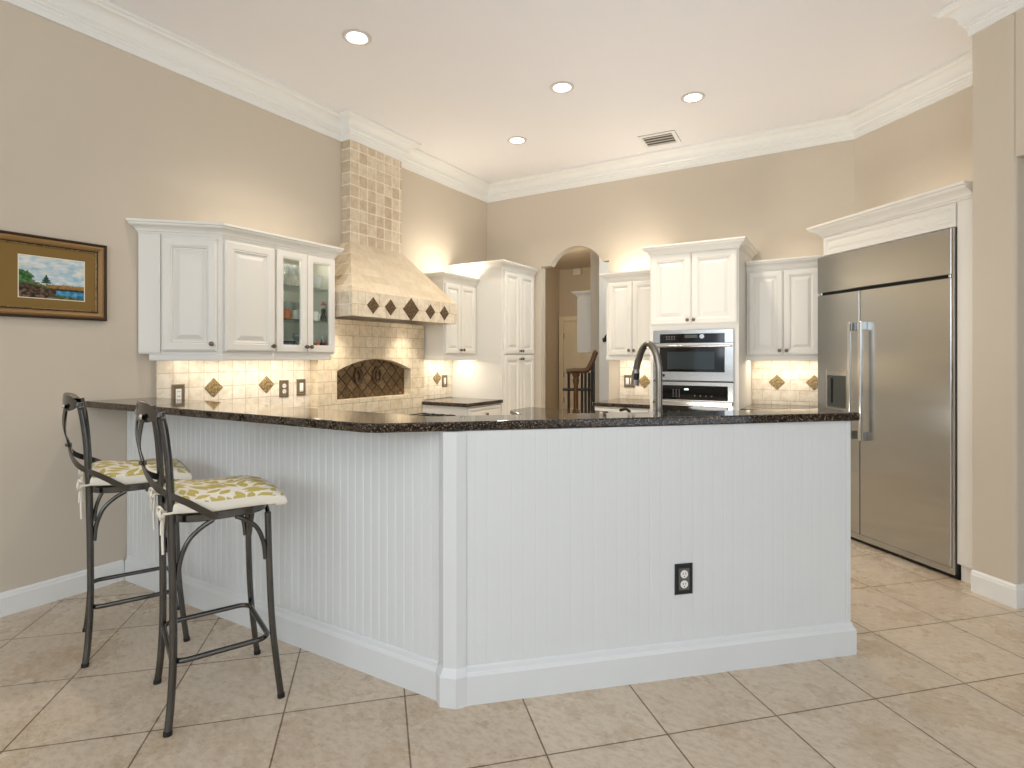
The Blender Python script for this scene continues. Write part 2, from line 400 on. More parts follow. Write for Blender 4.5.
# ------------------------------------------------------------------ peninsula
PH = math.atan2(.6926, .7213); O2 = (2.467, 1.737); E = (cos(PH), sin(PH)); NO = (sin(PH), -cos(PH))
def run(s, o): return (O2[0]+E[0]*s+NO[0]*o, O2[1]+E[1]*s+NO[1]*o)   # along the right-hand face, o = outwards
PL = 1.7425
pen = thing('peninsula', 'white beadboard bar peninsula bending round the kitchen, under the dark granite top', 'kitchen peninsula', (1.8, 1.9, 0))
def local(o, th): o.matrix_parent_inverse = Matrix.Translation(th.location).inverted(); return o
def groove_panel(width, pitch, e0, e1, depth=.003, hw_=.005):
    pts = [(0, 0)]; x = e0
    while x < width-e1:
        pts += [(x-hw_, 0), (x-.001, depth), (x+.001, depth), (x+hw_, 0)]; x += pitch
    pts.append((width, 0)); return pts
core = MB().prism([(.004, 1.732), (2.37, 1.732), (2.44, 1.75), run(PL-.02, -.03), run(PL-.02, -.215), (2.244, 1.83), (.004, 1.83)], 0, 1.04)
local(core.build('pony_wall', 'bead', pen), pen)
def ly(x): return 1.722-.044*(1-x/2.35)
q = [(x+.004, ly(x)+y) for x, y in groove_panel(2.345, .0455, .03, .02)]
local(MB().prism(q+[(2.349, 1.7315), (.004, 1.7315)], .10, 1.039).build('beadboard_panel', 'bead', pen), pen)
q = [run(x, -.017-y) for x, y in groove_panel(PL-.035, .0485, .035, .06, .0007, .0030)]
local(MB().prism(q+[run(PL-.035, -.0295), run(0, -.0295)], .10, 1.039).build('beadboard_panel', 'bead', pen), pen)
local(MB().prism([run(PL-.034, -.012), run(PL-.012, -.012), run(PL-.012, -.222), run(PL-.019, -.222), run(PL-.019, -.031), run(PL-.034, -.031)], .10, 1.039).build('end_panel', 'bead', pen, bev=.002), pen)
KB = [(0, 0), (.018, 0), (.018, .108), (.013, .118), (.009, .122), (.006, .138), (.002, .143), (0, .143)]
local(MB().sweep([(.018, ly(0)-.0005), (2.349, 1.7215)], KB).build('baseboard', 'bead', pen), pen)
local(MB().sweep([run(0, -.0165), run(PL-.012, -.0165), run(PL-.012, -.225)], KB).build('baseboard', 'bead', pen), pen)
pl = [(2.347, 1.703), (2.386, 1.678), (2.446, 1.699), (2.470, 1.737), (2.445, 1.760), (2.36, 1.745)]
sh = [(2.354, 1.717), (2.390, 1.694), (2.439, 1.713), (2.460, 1.745), (2.445, 1.760), (2.36, 1.745)]
local(MB().loft([[(x, y, z) for x, y in p] for p, z in ((pl, 0), (pl, .112), (sh, .142), (sh, 1.039))]).build('corner_post', 'bead', pen), pen)
# lower worktop and cupboards on the kitchen side
wt = [(.02, 1.837), (2.236, 1.837), run(PL-.02, -.236), run(PL-.02, -.86), (1.98, 2.46), (.66, 2.46), (.02, 2.46)]
local(MB().prism(wt, .865, .90).build('sink_worktop', 'granite', pen, bev=.008), pen)
wi = [(.008, 1.845), (2.225, 1.845), run(PL-.04, -.245), run(PL-.04, -.83), (1.98, 2.43), (.66, 2.43), (.008, 2.43)]
local(MB().prism(wi, 0, .864).build('sink_cupboards', 'cab', pen), pen)

# granite bar top
KX, KY = 2.192, 1.510                                  # outer corner of the bar
def bend(p, q, t): return (p[0]+(q[0]-p[0])*t, p[1]+(q[1]-p[1])*t)
ER = (3.737, 2.951); EL = (.003, 1.462)
eu = (ER[0]-KX, ER[1]-KY); el = math.hypot(*eu); eu = (eu[0]/el, eu[1]/el); en = (-eu[1], eu[0])
def cap(sx, o): return (KX+eu[0]*sx+en[0]*o, KY+eu[1]*sx+en[1]*o)
k2x = None
sb_ = (1.836-KY-en[1]*.222)/eu[1]; k2 = cap(sb_, .222)
bt = [EL, bend((KX, KY), EL, .012), bend(bend((KX, KY), EL, .012), cap(.026, 0), .5), cap(.026, 0), cap(el+.006, 0), cap(el+.014, .008), cap(el+.014, .214), cap(el+.006, .222), k2, (.003, 1.836)]
tag(MB().prism(bt, 1.0405, 1.0765).build('bar_countertop', 'granite', bev=.012, seg=3), 'polished dark speckled granite bar top capping the white peninsula', 'countertop')

def cover_plate(name, label, cat, loc, rot, w, h, kind, mp='plate', group=None):
    t = thing(name, label, cat, loc, rot, group)
    MB().panel(-w/2, w/2, -h/2, h/2, [(0, 0), (0, .004), (.004, .008), (.014, .008), (.017, .005)], 0).build('cover_plate', mp, t)
    def socket(x, z):
        s = MB().lathe([(.0, .005), (.0165, .005), (.0165, .0085), (.0, .0085)], (x, 0, z), 'y', 18).build('receptacle', 'white', t, True)
        for dx in (-.006, .006): MB().box(x+dx-.0012, x+dx+.0012, -.0092, -.0086, z-.001, z+.007).build('slot', 'dark', s)
        MB().lathe([(0, .0086), (.0025, .0086), (.0025, .0092), (0, .0092)], (x, 0, z-.008), 'y', 10).build('slot', 'dark', s)
    if kind == 'outlet': socket(0, .021); socket(0, -.021)
    elif kind == 'decora':
        s = MB().panel(-.017, .017, -.034, .034, [(0, 0), (0, .008), (.002, .009)], 0).build('receptacle', 'white', t)
        for z in (-.016, .016):
            for dx in (-.006, .006): MB().box(dx-.0016, dx+.0016, -.0102, -.0092, z-.003, z+.006).build('slot', 'dark', s)
    else:
        for x in ([0] if kind == 'switch' else [-.024, .024]):
            s = MB().panel(x-.016, x+.016, -.034, .034, [(0, 0), (0, .008), (.002, .0085)], 0).build('rocker_frame', 'white', t)
            MB().panel(x-.012, x+.012, -.028, .028, [(0, .008), (0, .0095), (.003, .013)], 0).build('rocker', 'white', s)
    return t
p = run(.912, -.0155)
t = cover_plate('wall_outlet', 'black framed double outlet low on the white peninsula front', 'outlet', (p[0], p[1], .401), PH, .080, .127, 'outlet', 'plateblk')
MB().panel(-.024, .024, -.045, .045, [(0, .004), (0, .0062)], 0).build('insert', 'plategrey', t)
for y, z, kind, w, lab in ((1.970, 1.088, 'decora', .081, 'bronze framed white outlet nearest the left end of the tile backsplash'),
                           (2.752, 1.088, 'outlet', .081, 'bronze framed round-socket outlet on the tiles left of the light switch'),
                           (2.907, 1.091, 'switch', .081, 'bronze framed single rocker switch under the glass cabinet doors')):
    cover_plate('wall_outlet' if kind != 'switch' else 'light_switch', lab, 'outlet' if kind != 'switch' else 'light switch', (.0165, y, z), pi/2, w, .128, kind)
cover_plate('light_switch', 'bronze framed switch on the tiles beside the tall pantry', 'light switch', (.0165, 4.706, 1.078), pi/2, .088, .125, 'switch')
cover_plate('light_switch', 'wide bronze framed double switch on the far tiles behind the faucet', 'light switch', (1.757, YB-.0165, 1.085), 0, .115, .125, 'double')

# ------------------------------------------------------------------ tile backsplashes
def diamond_bm(w, h, th):
    return MB().loft([[(w/2*a, -d, h/2*b) for a, b in ((1, 0), (0, 1), (-1, 0), (0, -1))] for d in (0, th*.7)] + [[((w/2-.004)*a, -th, (h/2-.004)*b) for a, b in ((1, 0), (0, 1), (-1, 0), (0, -1))]])
def splash(label, box, mat, dias, rot):
    x0, x1, y0, y1, z0, z1 = box
    t = thing('backsplash', label, 'backsplash', ((x0+x1)/2, (y0+y1)/2, z0))
    local(MB().box(*box).build('tile_field', mat, t), t)
    for c, z, w in dias:
        d = diamond_bm(w, w*1.02, .006).build('diamond_tile', 'diamond', t)
        d.location = ((x1+.0003, c, z) if rot else (c, y0-.0003, z)); d.location -= t.location; d.rotation_euler = (0, 0, pi/2 if rot else 0)
    return t
splash('cream travertine backsplash under the left glass-door cabinets', (.002, .016, 1.839, 2.993, .90, 1.343), 'tile_left', [(2.204, 1.12, .128), (2.604, 1.125, .128)], True)
splash('small cream tile backsplash between the hood alcove and pantry', (.002, .016, 4.275, 4.838, .902, 1.36), 'tile_left', [(4.583, 1.112, .132)], True)
splash('cream tile backsplash left of the wall ovens', (1.652, 2.172, YB-.016, YB-.002, .907, 1.36), 'tile_back', [(1.912, 1.085, .135)], False)
splash('cream tile backsplash between wall ovens and refrigerator', (2.914, 3.66, YB-.016, YB-.002, .907, 1.36), 'tile_back', [(3.119, 1.106, .132), (3.412, 1.108, .132)], False)

# ------------------------------------------------------------------ tiled cooking alcove and hood
alc = thing('cooking_alcove', 'cream tiled cooking wall with arched bronze niche below the hood', 'tiled alcove', (.05, 3.63, .81))
mb = MB(); X1, X0 = .107, .002; YL, YR, ZL, ZH = 2.996, 4.271, .785, 1.638
na, nb, nz0, nz1, nap = 3.186, 3.998+.084, .972, 1.213, 1.312
arch = [(na, nz0), (na, nz1)] + [(na+(nb-na)*i/16, nz1+(nap-nz1)*(1-(2*i/16-1)**2)) for i in range(1, 16)] + [(nb, nz1), (nb, nz0)]
mb.box(X0, X1, YL, na, ZL, ZH); mb.box(X0, X1, nb, YR, ZL, ZH); mb.box(X0, X1, na, nb, ZL, nz0)
for (ya, za), (yb, zb) in zip(arch[1:-1], arch[2:-1]):
    mb.add([(X1, ya, za), (X1, yb, zb), (X1, yb, ZH), (X1, ya, ZH), (X0, ya, za), (X0, yb, zb), (X0, yb, ZH), (X0, ya, ZH)],
           [(0, 1, 2, 3), (7, 6, 5, 4), (4, 5, 1, 0), (3, 2, 6, 7)])
local(mb.build('tile_surround', 'tile_breast', alc), alc)
npn = MB().box(.004, .020, na+.001, nb-.001, nz0+.001, nap-.001).build('niche_panel', 'niche', alc); local(npn, alc)
for yy, sgn in ((3.50, -1), (3.72, 1)):       # raised scroll ornaments on the niche panel
    orn = MB().tube([(.026, yy+.045*cos(a)*sgn, 1.16+.07*sin(a)) for a in [2*pi*i/18 for i in range(18)]], .012, 8, True)
    orn.tube(spline([(.024, yy, 1.10), (.034, yy-.02*sgn, 1.16), (.024, yy+.01*sgn, 1.22)], 4), .012, 8)
    o = orn.build('scroll_ornament', 'diamond_dark', npn, True)

hood = thing('range_hood', 'tall cream tiled range hood tapering up to a mosaic chimney', 'range hood', (.2, 3.63, 1.64))
HX, HL, HR, HB, HT = .50, 2.985, 4.279, 1.64, 1.83
CX, CL, CR, CB = .107, 3.326, 3.951, 2.295
mb = MB(); mb.box(.003, CX, CL, CR, CB-.01, 3.16)
o = mb.build('chimney', ['tile_chim', 'tile_chimside'], hood); local(o, hood)
for pg in o.data.polygons: pg.material_index = 1 if abs(pg.normal.y) > .7 else 0
mb = MB().add([(.003, HL, HT), (HX, HL, HT), (HX, HR, HT), (.003, HR, HT), (.003, CL, CB), (CX, CL, CB), (CX, CR, CB), (.003, CR, CB)],
              [(0, 3, 2, 1), (4, 5, 6, 7), (0, 1, 5, 4), (1, 2, 6, 5), (2, 3, 7, 6), (3, 0, 4, 7)])
o = mb.build('canopy', ['tile_slope', 'tile_side'], hood); local(o, hood)
for pg in o.data.polygons: pg.material_index = 1 if abs(pg.normal.y) > .6 else 0
mb = MB()
mb.box(HX-.03, HX, HL, HR, HB, HT); mb.box(.003, HX-.03, HL, HL+.03, HB, HT); mb.box(.003, HX-.03, HR-.03, HR, HB, HT)
o = mb.build('band', ['tile_band', 'tile_bandside'], hood); local(o, hood)
for pg in o.data.polygons: pg.material_index = 1 if abs(pg.normal.y) > .6 else 0
local(MB().box(.003, HX-.031, HL+.031, HR-.031, HB+.045, HB+.06).build('underside_liner', 'tile_band', hood), hood)
for c, w, h in ((3.199, .128, .130), (3.393, .127, .130), (3.639, .2, .193), (3.892, .13, .13), (4.091, .128, .131)):
    d = diamond_bm(w, h, .006).build('diamond_tile', 'diamond_dark', hood); d.rotation_euler = (0, 0, pi/2)
    d.location = Vector((HX+.0003, c, 1.731))-hood.location
for y in (3.12, 3.95):
    l = MB().lathe([(0, 0), (.03, 0), (.034, -.008), (.034, -.012), (0, -.012)], (.27, y, HB+.045), 'z', 16).build('hood_lamp', 'lamp', hood, True); local(l, hood)
    lamp('hood_light', 'SPOT', Vector((.27, y, HB+.025))-hood.location, 20, WARM, (0, 0, 0), hood, spot_size=R(110), spot_blend=1, shadow_soft_size=.06)

# ------------------------------------------------------------------ cabinet parts
def door_rings(w):
    k = min(1, w/.31)
    return [(0, .001), (0, .013), (.004*k, .017), (.009*k, .018), (.011*k, .021), (.047*k, .021), (.052*k, .0165), (.058*k, .0185), (.063*k, .009), (.072*k, .008), (.100*k, .0185), (.104*k, .019)]
def knob(par, x, z, y=-.021):
    return MB().lathe([(0, 0), (.007, 0), (.006, .003), (.005, .012), (.012, .017), (.015, .022), (.013, .028), (.006, .031), (0, .0315)], (x, y, z), 'y', 16).build('knob', 'knob', par, True)
def door(par, x0, x1, z0, z1, kx=None, kz=None, name='door', mat='cab', rings=None):
    d = MB().panel(x0, x1, z0, z1, rings or door_rings(min(x1-x0, z1-z0)), 0).build(name, mat, par)
    if kx is not None: knob(d, kx, kz)
    return d
CC = [(0, 0), (.006, 0), (.006, .010), (.012, .014), (.016, .026), (.026, .038), (.040, .046), (.044, .052), (.044, .060), (.052, .064), (.052, .078), (0, .078)]
def cc(k=1, kh=1): return [(a*k, b*kh) for a, b in CC]
RAIL = [(0, 0), (.004, 0), (.006, .006), (.006, .034), (0, .040)]

# left wall run: angled end cabinet, single door cabinet, glass cabinet
XF = .331
ca = thing('wall_cabinet', 'angled white end cabinet nearest the landscape picture', 'wall cabinet', (.003, 1.742, 0), pi/4)
L = .4665
MB().prism([(.0, .002), (L-.001, .0), (L-.001, .001), (.235, .229), (.004, .004)], 1.345, 2.086).build('body', 'cab', ca)
MB().panel(.002, .122, 1.352, 2.078, [(0, 0), (0, .006), (.002, .008)], 0).build('end_panel', 'cab', ca)
door(ca, .131, .440, 1.362, 2.062, .415, 1.408)
MB().sweep([(.06, .001), (L, .001)], RAIL, nxt=(L+S, .001+S), z=1.304).build('light_rail', 'cab', ca)
MB().sweep([(0.003, .0), (L, .0)], cc(), prev=(.003, 1), nxt=(L+S, S), z=2.080).build('crown', 'cab', ca)
cb = thing('wall_cabinet', 'white single-door wall cabinet between the angled and glass-door cabinets', 'wall cabinet', (XF, 2.073, 0), pi/2)
MB().box(.001, .372, .0, .327, 1.345, 2.086).build('body', 'cab', cb)
door(cb, .013, .365, 1.362, 2.062, .340, 1.400)
MB().sweep([(.0, .001), (.372, .001)], RAIL, prev=(-S, .001+S), z=1.304).build('light_rail', 'cab', cb)
MB().sweep([(0, 0), (.373, 0)], cc(), prev=(-S, S), z=2.080).build('crown', 'cab', cb)
cg = thing('display_cabinet', 'white wall cabinet with two glass doors showing glassware', 'wall cabinet', (XF, 2.447, 0), pi/2)
GW = .515
mb = MB(); mb.box(.001, .016, .0, .327, 1.345, 2.086); mb.box(GW-.016, GW-.001, 0, .327, 1.345, 2.086); mb.box(.016, GW-.016, 0, .327, 1.345, 1.385)
mb.box(.016, GW-.016, 0, .327, 2.046, 2.086); mb.box(.016, GW-.016, .315, .327, 1.385, 2.046)
mb.build('body', 'cab', cg)
for x0, x1, kx in ((.006, .252, .235), (.257, .506, .276)):
    d = MB().panel(x0, x1, 1.362, 2.062, [(0, .001), (0, .018), (.003, .021), (.040, .021), (.045, .017), (.049, .019), (.052, .012), (.052, .001)], 0, False).build('glass_door', 'cab', cg)
    MB().box(x0+.0515, x1-.0515, -.009, -.005, 1.362+.0515, 2.062-.0515).build('glass_pane', 'glass', d)
    knob(d, kx, 1.400)
for z in (1.598, 1.836): MB().box(.018, GW-.018, .02, .31, z-.008, z).build('glass_shelf', 'shelfglass', cg)
MB().sweep([(0, .001), (GW-.04, .001), (GW-.04, .2)], RAIL, z=1.304).build('light_rail', 'cab', cg)
MB().sweep([(0, 0), (GW, 0), (GW, .32)], cc(), z=2.080).build('crown', 'cab', cg)

# what stands in the glass cabinet
def gpos(x, y, z): return (XF-y, 2.447+x, z)
def wineglass(h=.15, r=.03):
    return MB().lathe([(0, 0), (r*.9, 0), (r*.9, .003), (.005, .006), (.004, h*.45), (r*.7, h*.55), (r, h*.75), (r*.85, h), (r*.8, h), (r*.92, h*.75), (0, h*.56)], n=16)
def tumbler(h=.1, r=.032):
    return MB().lathe([(0, 0), (r*.82, 0), (r, h), (r*.93, h), (r*.76, .008), (0, .008)], n=16)
proto = wineglass().build('wine_glass', 'tumbler', smooth=True)
spots = [(.120, .06), (.215, .17), (.175, .06), (.270, .17), (.230, .06), (.330, .17)]
labs = ['stemmed glass on the top shelf of the glass cabinet, nearest the hinge side', 'stemmed glass on the top shelf, back row of the left glass door', 'stemmed glass on the top shelf, front centre of the left glass door',
        'stemmed glass on the top shelf, back row beside the door edge', 'stemmed glass on the top shelf, front row beside the middle stile', 'stemmed glass at the back of the top shelf behind the middle stile']
for i, ((x, y), lab) in enumerate(zip(spots, labs)):
    g = proto if i == 0 else proto.copy()
    if i: COL.objects.link(g)
    g.location = gpos(x, y, 1.8362); tag(g, lab, 'glass', 'stemware on the top cabinet shelf')
dec = thing('decanter', 'tall clear decanter with stopper on the top cabinet shelf', 'decanter', gpos(.30, .255, 1.8362))
MB().lathe([(0, 0), (.035, 0), (.04, .05), (.018, .10), (.014, .13), (.018, .14), (0, .14)], n=16).build('bottle', 'tumbler', dec, True)
MB().lathe([(0, .141), (.008, .141), (.018, .16), (.012, .18), (0, .185)], n=16).build('stopper', 'tumbler', dec, True)
bw = MB().lathe([(0, 0), (.03, 0), (.045, .04), (.05, .1), (.046, .1), (.04, .04), (0, .008)], n=20).build('glass_bowl', 'tumbler', smooth=True); bw.location = gpos(.41, .08, 1.8362)
tag(bw, 'clear glass bowl on the top shelf behind the right glass door', 'bowl')
def mug(label, mat, x, y, z, h=.068):
    t = thing('mug', label, 'mug', gpos(x, y, z), pi/2)
    MB().lathe([(0, 0), (.025, 0), (.029, h), (.026, h), (.023, .006), (0, .006)], n=20).build('cup', mat, t, True)
    MB().tube([(.027+.019*sin(a), 0, h*.5+.021*cos(a)) for a in [pi*i/8 for i in range(9)]], .005, 8).build('handle', mat, t, True)
mug('orange mug on the middle shelf behind the left glass door', 'ceramico', .140, .065, 1.5982)
mug('white mug beside the middle stile of the glass cabinet, middle shelf', 'ceramic', .235, .075, 1.5982)
mug('white mug on the middle shelf behind the right glass door', 'ceramic', .385, .065, 1.5982)
for x, lab in ((.255, 'clear tumbler at the back of the middle shelf behind the orange mug'), (.345, 'clear tumbler at the back of the middle shelf beside the middle stile')):
    g = tumbler(.14, .04).build('tumbler', 'tumbler', smooth=True); g.location = gpos(x, .21, 1.5982); tag(g, lab, 'glass', 'tumblers on the middle shelf')
fg = thing('figurine', 'small dark figurine with a red hat on the middle shelf', 'figurine', gpos(.455, .05, 1.5982))
MB().lathe([(0, 0), (.022, 0), (.022, .03), (.014, .05), (.018, .08), (.012, .095), (0, .098)], n=16).build('body', 'iron', fg, True)
MB().lathe([(0, .098), (.011, .10), (.013, .112), (.009, .124), (0, .126)], n=14).build('head', 'ceramic', fg, True)
MB().lathe([(0, .122), (.024, .122), (.012, .132), (.008, .15), (0, .152)], n=14).build('hat', 'red', fg, True)
sb = MB().lathe([(0, 0), (.03, 0), (.06, .045), (.056, .045), (.028, .006), (0, .006)], n=22).build('ceramic_bowl', 'ceramicb', smooth=True); sb.location = gpos(.155, .08, 1.3852); tag(sb, 'blue bowl at the bottom of the left glass door', 'bowl')
sb = MB().lathe([(0, 0), (.03, 0), (.05, .06), (.046, .06), (.026, .006), (0, .006)], n=22).build('ceramic_bowl', 'brownglass', smooth=True); sb.location = gpos(.265, .20, 1.3852); tag(sb, 'dark brown bowl behind the blue bowl at the bottom of the glass cabinet', 'bowl')
g = wineglass(.12, .03).build('wine_glass', 'tumbler', smooth=True); g.location = gpos(.345, .22, 1.3852); tag(g, 'lone stemmed glass at the bottom of the glass cabinet', 'glass')
for x, m, lab in ((.355, 'brownglass', 'dark cruet bottle at the bottom of the right glass door, nearest the middle stile'), (.395, 'ceramico', 'amber cruet bottle in the bottom row of the right glass door'),
                  (.435, 'brownglass', 'brown cruet bottle second from the hinge at the bottom right glass door'), (.472, 'red', 'red cruet bottle nearest the hinge at the bottom right glass door')):
    t = thing('cruet_bottle', lab, 'bottle', gpos(x, .045, 1.3852), 0, 'cruet bottles at the bottom of the glass cabinet')
    MB().lathe([(0, 0), (.015, 0), (.016, .04), (.006, .055), (.005, .075), (0, .075)], n=14).build('flask', m, t, True)
    MB().lathe([(0, .0752), (.006, .0752), (.007, .10), (0, .102)], n=12).build('stopper', 'sparkle', t, True)

# small cabinet right of the hood
cs = thing('wall_cabinet', 'small cream two-door wall cabinet between hood and pantry', 'wall cabinet', (.33, 4.290, 0), pi/2)
MB().box(.0, .545, .0, .326, 1.338, 2.062).build('body', 'cab', cs)
door(cs, .014, .259, 1.362, 2.046, .238, 1.400); door(cs, .264, .509, 1.362, 2.046, .285, 1.400)
MB().sweep([(0, .32), (0, .001), (.545, .001)], RAIL, z=1.299).build('light_rail', 'cab', cs)
MB().sweep([(0, .32), (0, 0), (.545, 0)], cc(), z=2.064).build('crown', 'cab', cs)
# pantry
pn = thing('pantry_cabinet', 'tall cream pantry cabinet with four doors left of the arch', 'pantry cabinet', (.645, 4.842, 0), pi/2)
MB().box(.0, .684, .0, .641, .0, 2.240).build('body', 'cab', pn)
for x0, x1, kx in ((.042, .340, .320), (.346, .645, .366)):
    door(pn, x0, x1, 1.362, 2.222, kx, 1.395); door(pn, x0, x1, .115, 1.348, kx, 1.310)
MB().sweep([(0, .64), (0, 0), (.684, 0)], cc(1.05, .95), z=2.237).build('crown', 'cab', pn)
# base cabinet and worktop beside the pantry
bc = thing('base_cabinet', 'cream drawer base cabinet beside the tall pantry', 'base cabinet', (.635, 4.240, 0), pi/2)
MB().box(.0, .596, .0, .522, .0, .864).build('body', 'cab', bc)
door(bc, .02, .575, .70, .85, .30, .778, 'drawer'); door(bc, .02, .295, .12, .685, .27, .65); door(bc, .30, .575, .12, .685, .33, .65)
tag(MB().prism([(.112, 4.226), (.655, 4.226), (.667, 4.238), (.667, 4.838), (.02, 4.838), (.02, 4.276), (.112, 4.276)], .865, .899).build('granite_worktop', 'granite', bev=.01, seg=3), 'dark granite worktop beside the tall pantry, under the small cabinet', 'countertop')
# lowered cooktop section
gc = thing('base_cabinet', 'cream base cabinet carrying the lowered cooktop counter below the hood', 'base cabinet', (.715, 3.165, 0), pi/2)
MB().box(.0, 1.055, .0, .600, .0, .744).build('body', 'cab', gc)
door(gc, .02, .52, .10, .725, .49, .70); door(gc, .53, 1.03, .10, .725, .56, .70)
tag(MB().prism([(.11, 3.162), (.74, 3.162), (.75, 3.172), (.75, 4.212), (.74, 4.222), (.11, 4.222)], .745, .781).build('granite_worktop', 'granite', bev=.01, seg=3), 'lowered dark granite counter holding the cooktop below the hood', 'countertop')
ck = thing('cooktop', 'black glass cooktop with grates under the tiled hood', 'cooktop', (.43, 3.69, .7814))
MB().box(-.25, .25, -.42, .42, 0, .008).build('glass_top', 'black', ck, bev=.003)
for y in (-.18, .10, .30):
    g = MB()
    for x in (-.17, -.06, .06, .17): g.tube([(x, y-.11, .020), (x, y+.11, .020)], .005, 8)
    for yy in (-.11, .11): g.tube([(-.19, y+yy, .016), (.19, y+yy, .016)], .005, 8)
    for x in (-.18, .18):
        for yy in (-.11, .11): g.tube([(x, y+yy, .008), (x, y+yy, .020)], .005, 8)
    g.build('grate', 'iron', ck, True)
for i in range(4): MB().lathe([(0, .008), (.018, .008), (.016, .024), (0, .026)], (-.16+i*.1, .40, 0), 'z', 14).build('control_knob', 'iron', ck, True)
# worktop between peninsula and cooktop
bl = thing('base_cabinet', 'cream base cabinet left of the cooktop, mostly hidden by the bar', 'base cabinet', (.635, 2.470, 0), pi/2)
MB().box(0, .680, 0, .522, 0, .864).build('body', 'cab', bl)
door(bl, .02, .66, .70, .85, .34, .778, 'drawer'); door(bl, .02, .66, .12, .685, .62, .65)
tag(MB().prism([(.02, 2.464), (.667, 2.464), (.667, 3.144), (.655, 3.156), (.112, 3.156), (.112, 2.992), (.02, 2.992)], .865, .899).build('granite_worktop', 'granite', bev=.01, seg=3), 'dark granite worktop left of the cooktop, its end just showing over the bar', 'countertop')

# far wall: cabinet left of the ovens
cl = thing('wall_cabinet', 'cream two-door wall cabinet between the arch and the ovens', 'wall cabinet', (1.634, 5.20, 0), 0)
MB().box(0, .538, 0, .326, 1.338, 2.066).build('body', 'cab', cl)
door(cl, .024, .262, 1.345, 2.050, .240, 1.392); door(cl, .267, .520, 1.345, 2.050, .290, 1.392)
MB().sweep([(0, .32), (0, .001), (.538, .001)], RAIL, z=1.299).build('light_rail', 'cab', cl)
MB().sweep([(0, .32), (0, 0), (.538, 0)], cc(1.1), z=2.066).build('crown', 'cab', cl)
bl2 = thing('base_cabinet', 'cream base cabinet left of the wall ovens, behind the faucet', 'base cabinet', (1.632, 4.912, 0), 0)
MB().box(0, .541, 0, .614, 0, .869).build('body', 'cab', bl2)
door(bl2, .02, .52, .70, .855, .27, .78, 'drawer'); door(bl2, .02, .265, .12, .685, .24, .65); door(bl2, .275, .52, .12, .685, .30, .65)
tag(MB().prism([(1.612, 4.90), (1.622, 4.887), (2.173, 4.887), (2.173, 5.51), (1.612, 5.51)], .870, .906).build('granite_worktop', 'granite', bev=.011, seg=3), 'short dark granite worktop left of the wall ovens', 'countertop')
# oven tower
ot = thing('oven_cabinet', 'tall cream cabinet housing the two wall ovens', 'oven cabinet', (2.177, 4.86, 0), 0)
MB().box(0, .733, 0, .664, 0, 2.222).build('body', 'cab', ot)
door(ot, .009, .355, 1.604, 2.208, .332, 1.640); door(ot, .361, .724, 1.604, 2.208, .384, 1.640)
MB().sweep([(0, .66), (0, 0), (.733, 0), (.733, .66)], cc(1.15, 1), z=2.212).build('crown', 'cab', ot)
# ovens
OX = 2.5435
ov = thing('microwave_oven', 'stainless built-in microwave oven above the second wall oven', 'microwave oven', (OX, 4.859, 1.128), 0)
MB().box(-.331, .331, -.022, 0, 0, .430).build('frame', 'steel', ov, bev=.003)
MB().box(-.331, .331, -.0235, -.0222, .318, .322).build('seam', 'dark', ov)
cp = MB().box(-.270, .262, -.027, -.0222, .322, .397).build('control_panel', 'black', ov, bev=.001)
MB().box(-.06, .045, -.0278, -.0272, .360, .388).build('display', 'lcd', cp)
MB().lathe([(0, .0272), (.020, .0272), (.019, .031), (0, .031)], (.083, 0, .372), 'y', 18).build('dial', 'chrome', cp, True)
for r_ in range(2):
    for c_ in range(4): MB().box(-.215+c_*.022, -.207+c_*.022, -.0277, -.0272, .350+r_*.02, .356+r_*.02).build('key_mark', 'keys', cp)
dr = MB().box(-.270, .262, -.034, -.0222, .075, .283).build('oven_door', 'black', ov, bev=.002)
MB().box(-.205, .185, -.0347, -.0341, .098, .245).build('window', 'ovenglass', dr)
hb = MB().tube([(-.315, -.062, .292), (.315, -.062, .292)], .0085, 12)
for x in (-.295, .295): hb.tube([(x, -.0225, .292), (x, -.062, .292)], .007, 10)
hb.build('handle', 'chrome', ov, True)
MB().lathe([(0, .0222), (.012, .0222), (.011, .0245), (0, .0245)], (-.24, 0, .042), 'y', 14).build('badge', 'dark', ov, True)
o2 = thing('wall_oven', 'stainless wall oven with black glass below the microwave oven', 'wall oven', (OX, 4.859, .36), 0)
MB().box(-.331, .331, -.022, 0, 0, .762).build('frame', 'steel', o2, bev=.003)
MB().box(-.331, .331, -.0242, -.0222, .757, .766).build('seam', 'dark', o2)
cp = MB().box(-.278, .287, -.027, -.0222, .607, .728).build('control_panel', 'black', o2, bev=.001)
MB().box(-.062, -.028, -.0278, -.0272, .690, .702).build('display', 'digits', cp)
for r_ in range(4):
    for c_ in range(3): MB().box(-.160+c_*.026, -.152+c_*.026, -.0277, -.0272, .632+r_*.018, .637+r_*.018).build('key_mark', 'keys', cp)
for i in range(4): MB().box(.02+i*.045, .03+i*.045, -.0277, -.0272, .640, .646).build('key_mark', 'keys', cp)
dr = MB().box(-.278, .287, -.034, -.0222, .05, .556).build('oven_door', 'black', o2, bev=.002)
MB().box(-.20, .21, -.0347, -.0341, .12, .48).build('window', 'black', dr)
hb = MB().panel(-.325, .325, .566, .598, [(0, .04), (0, .052), (.004, .056)], 0)
for x in (-.30, .30): hb.box(x-.012, x+.012, -.045, -.0222, .572, .592)
hb.build('handle', 'chrome', o2)
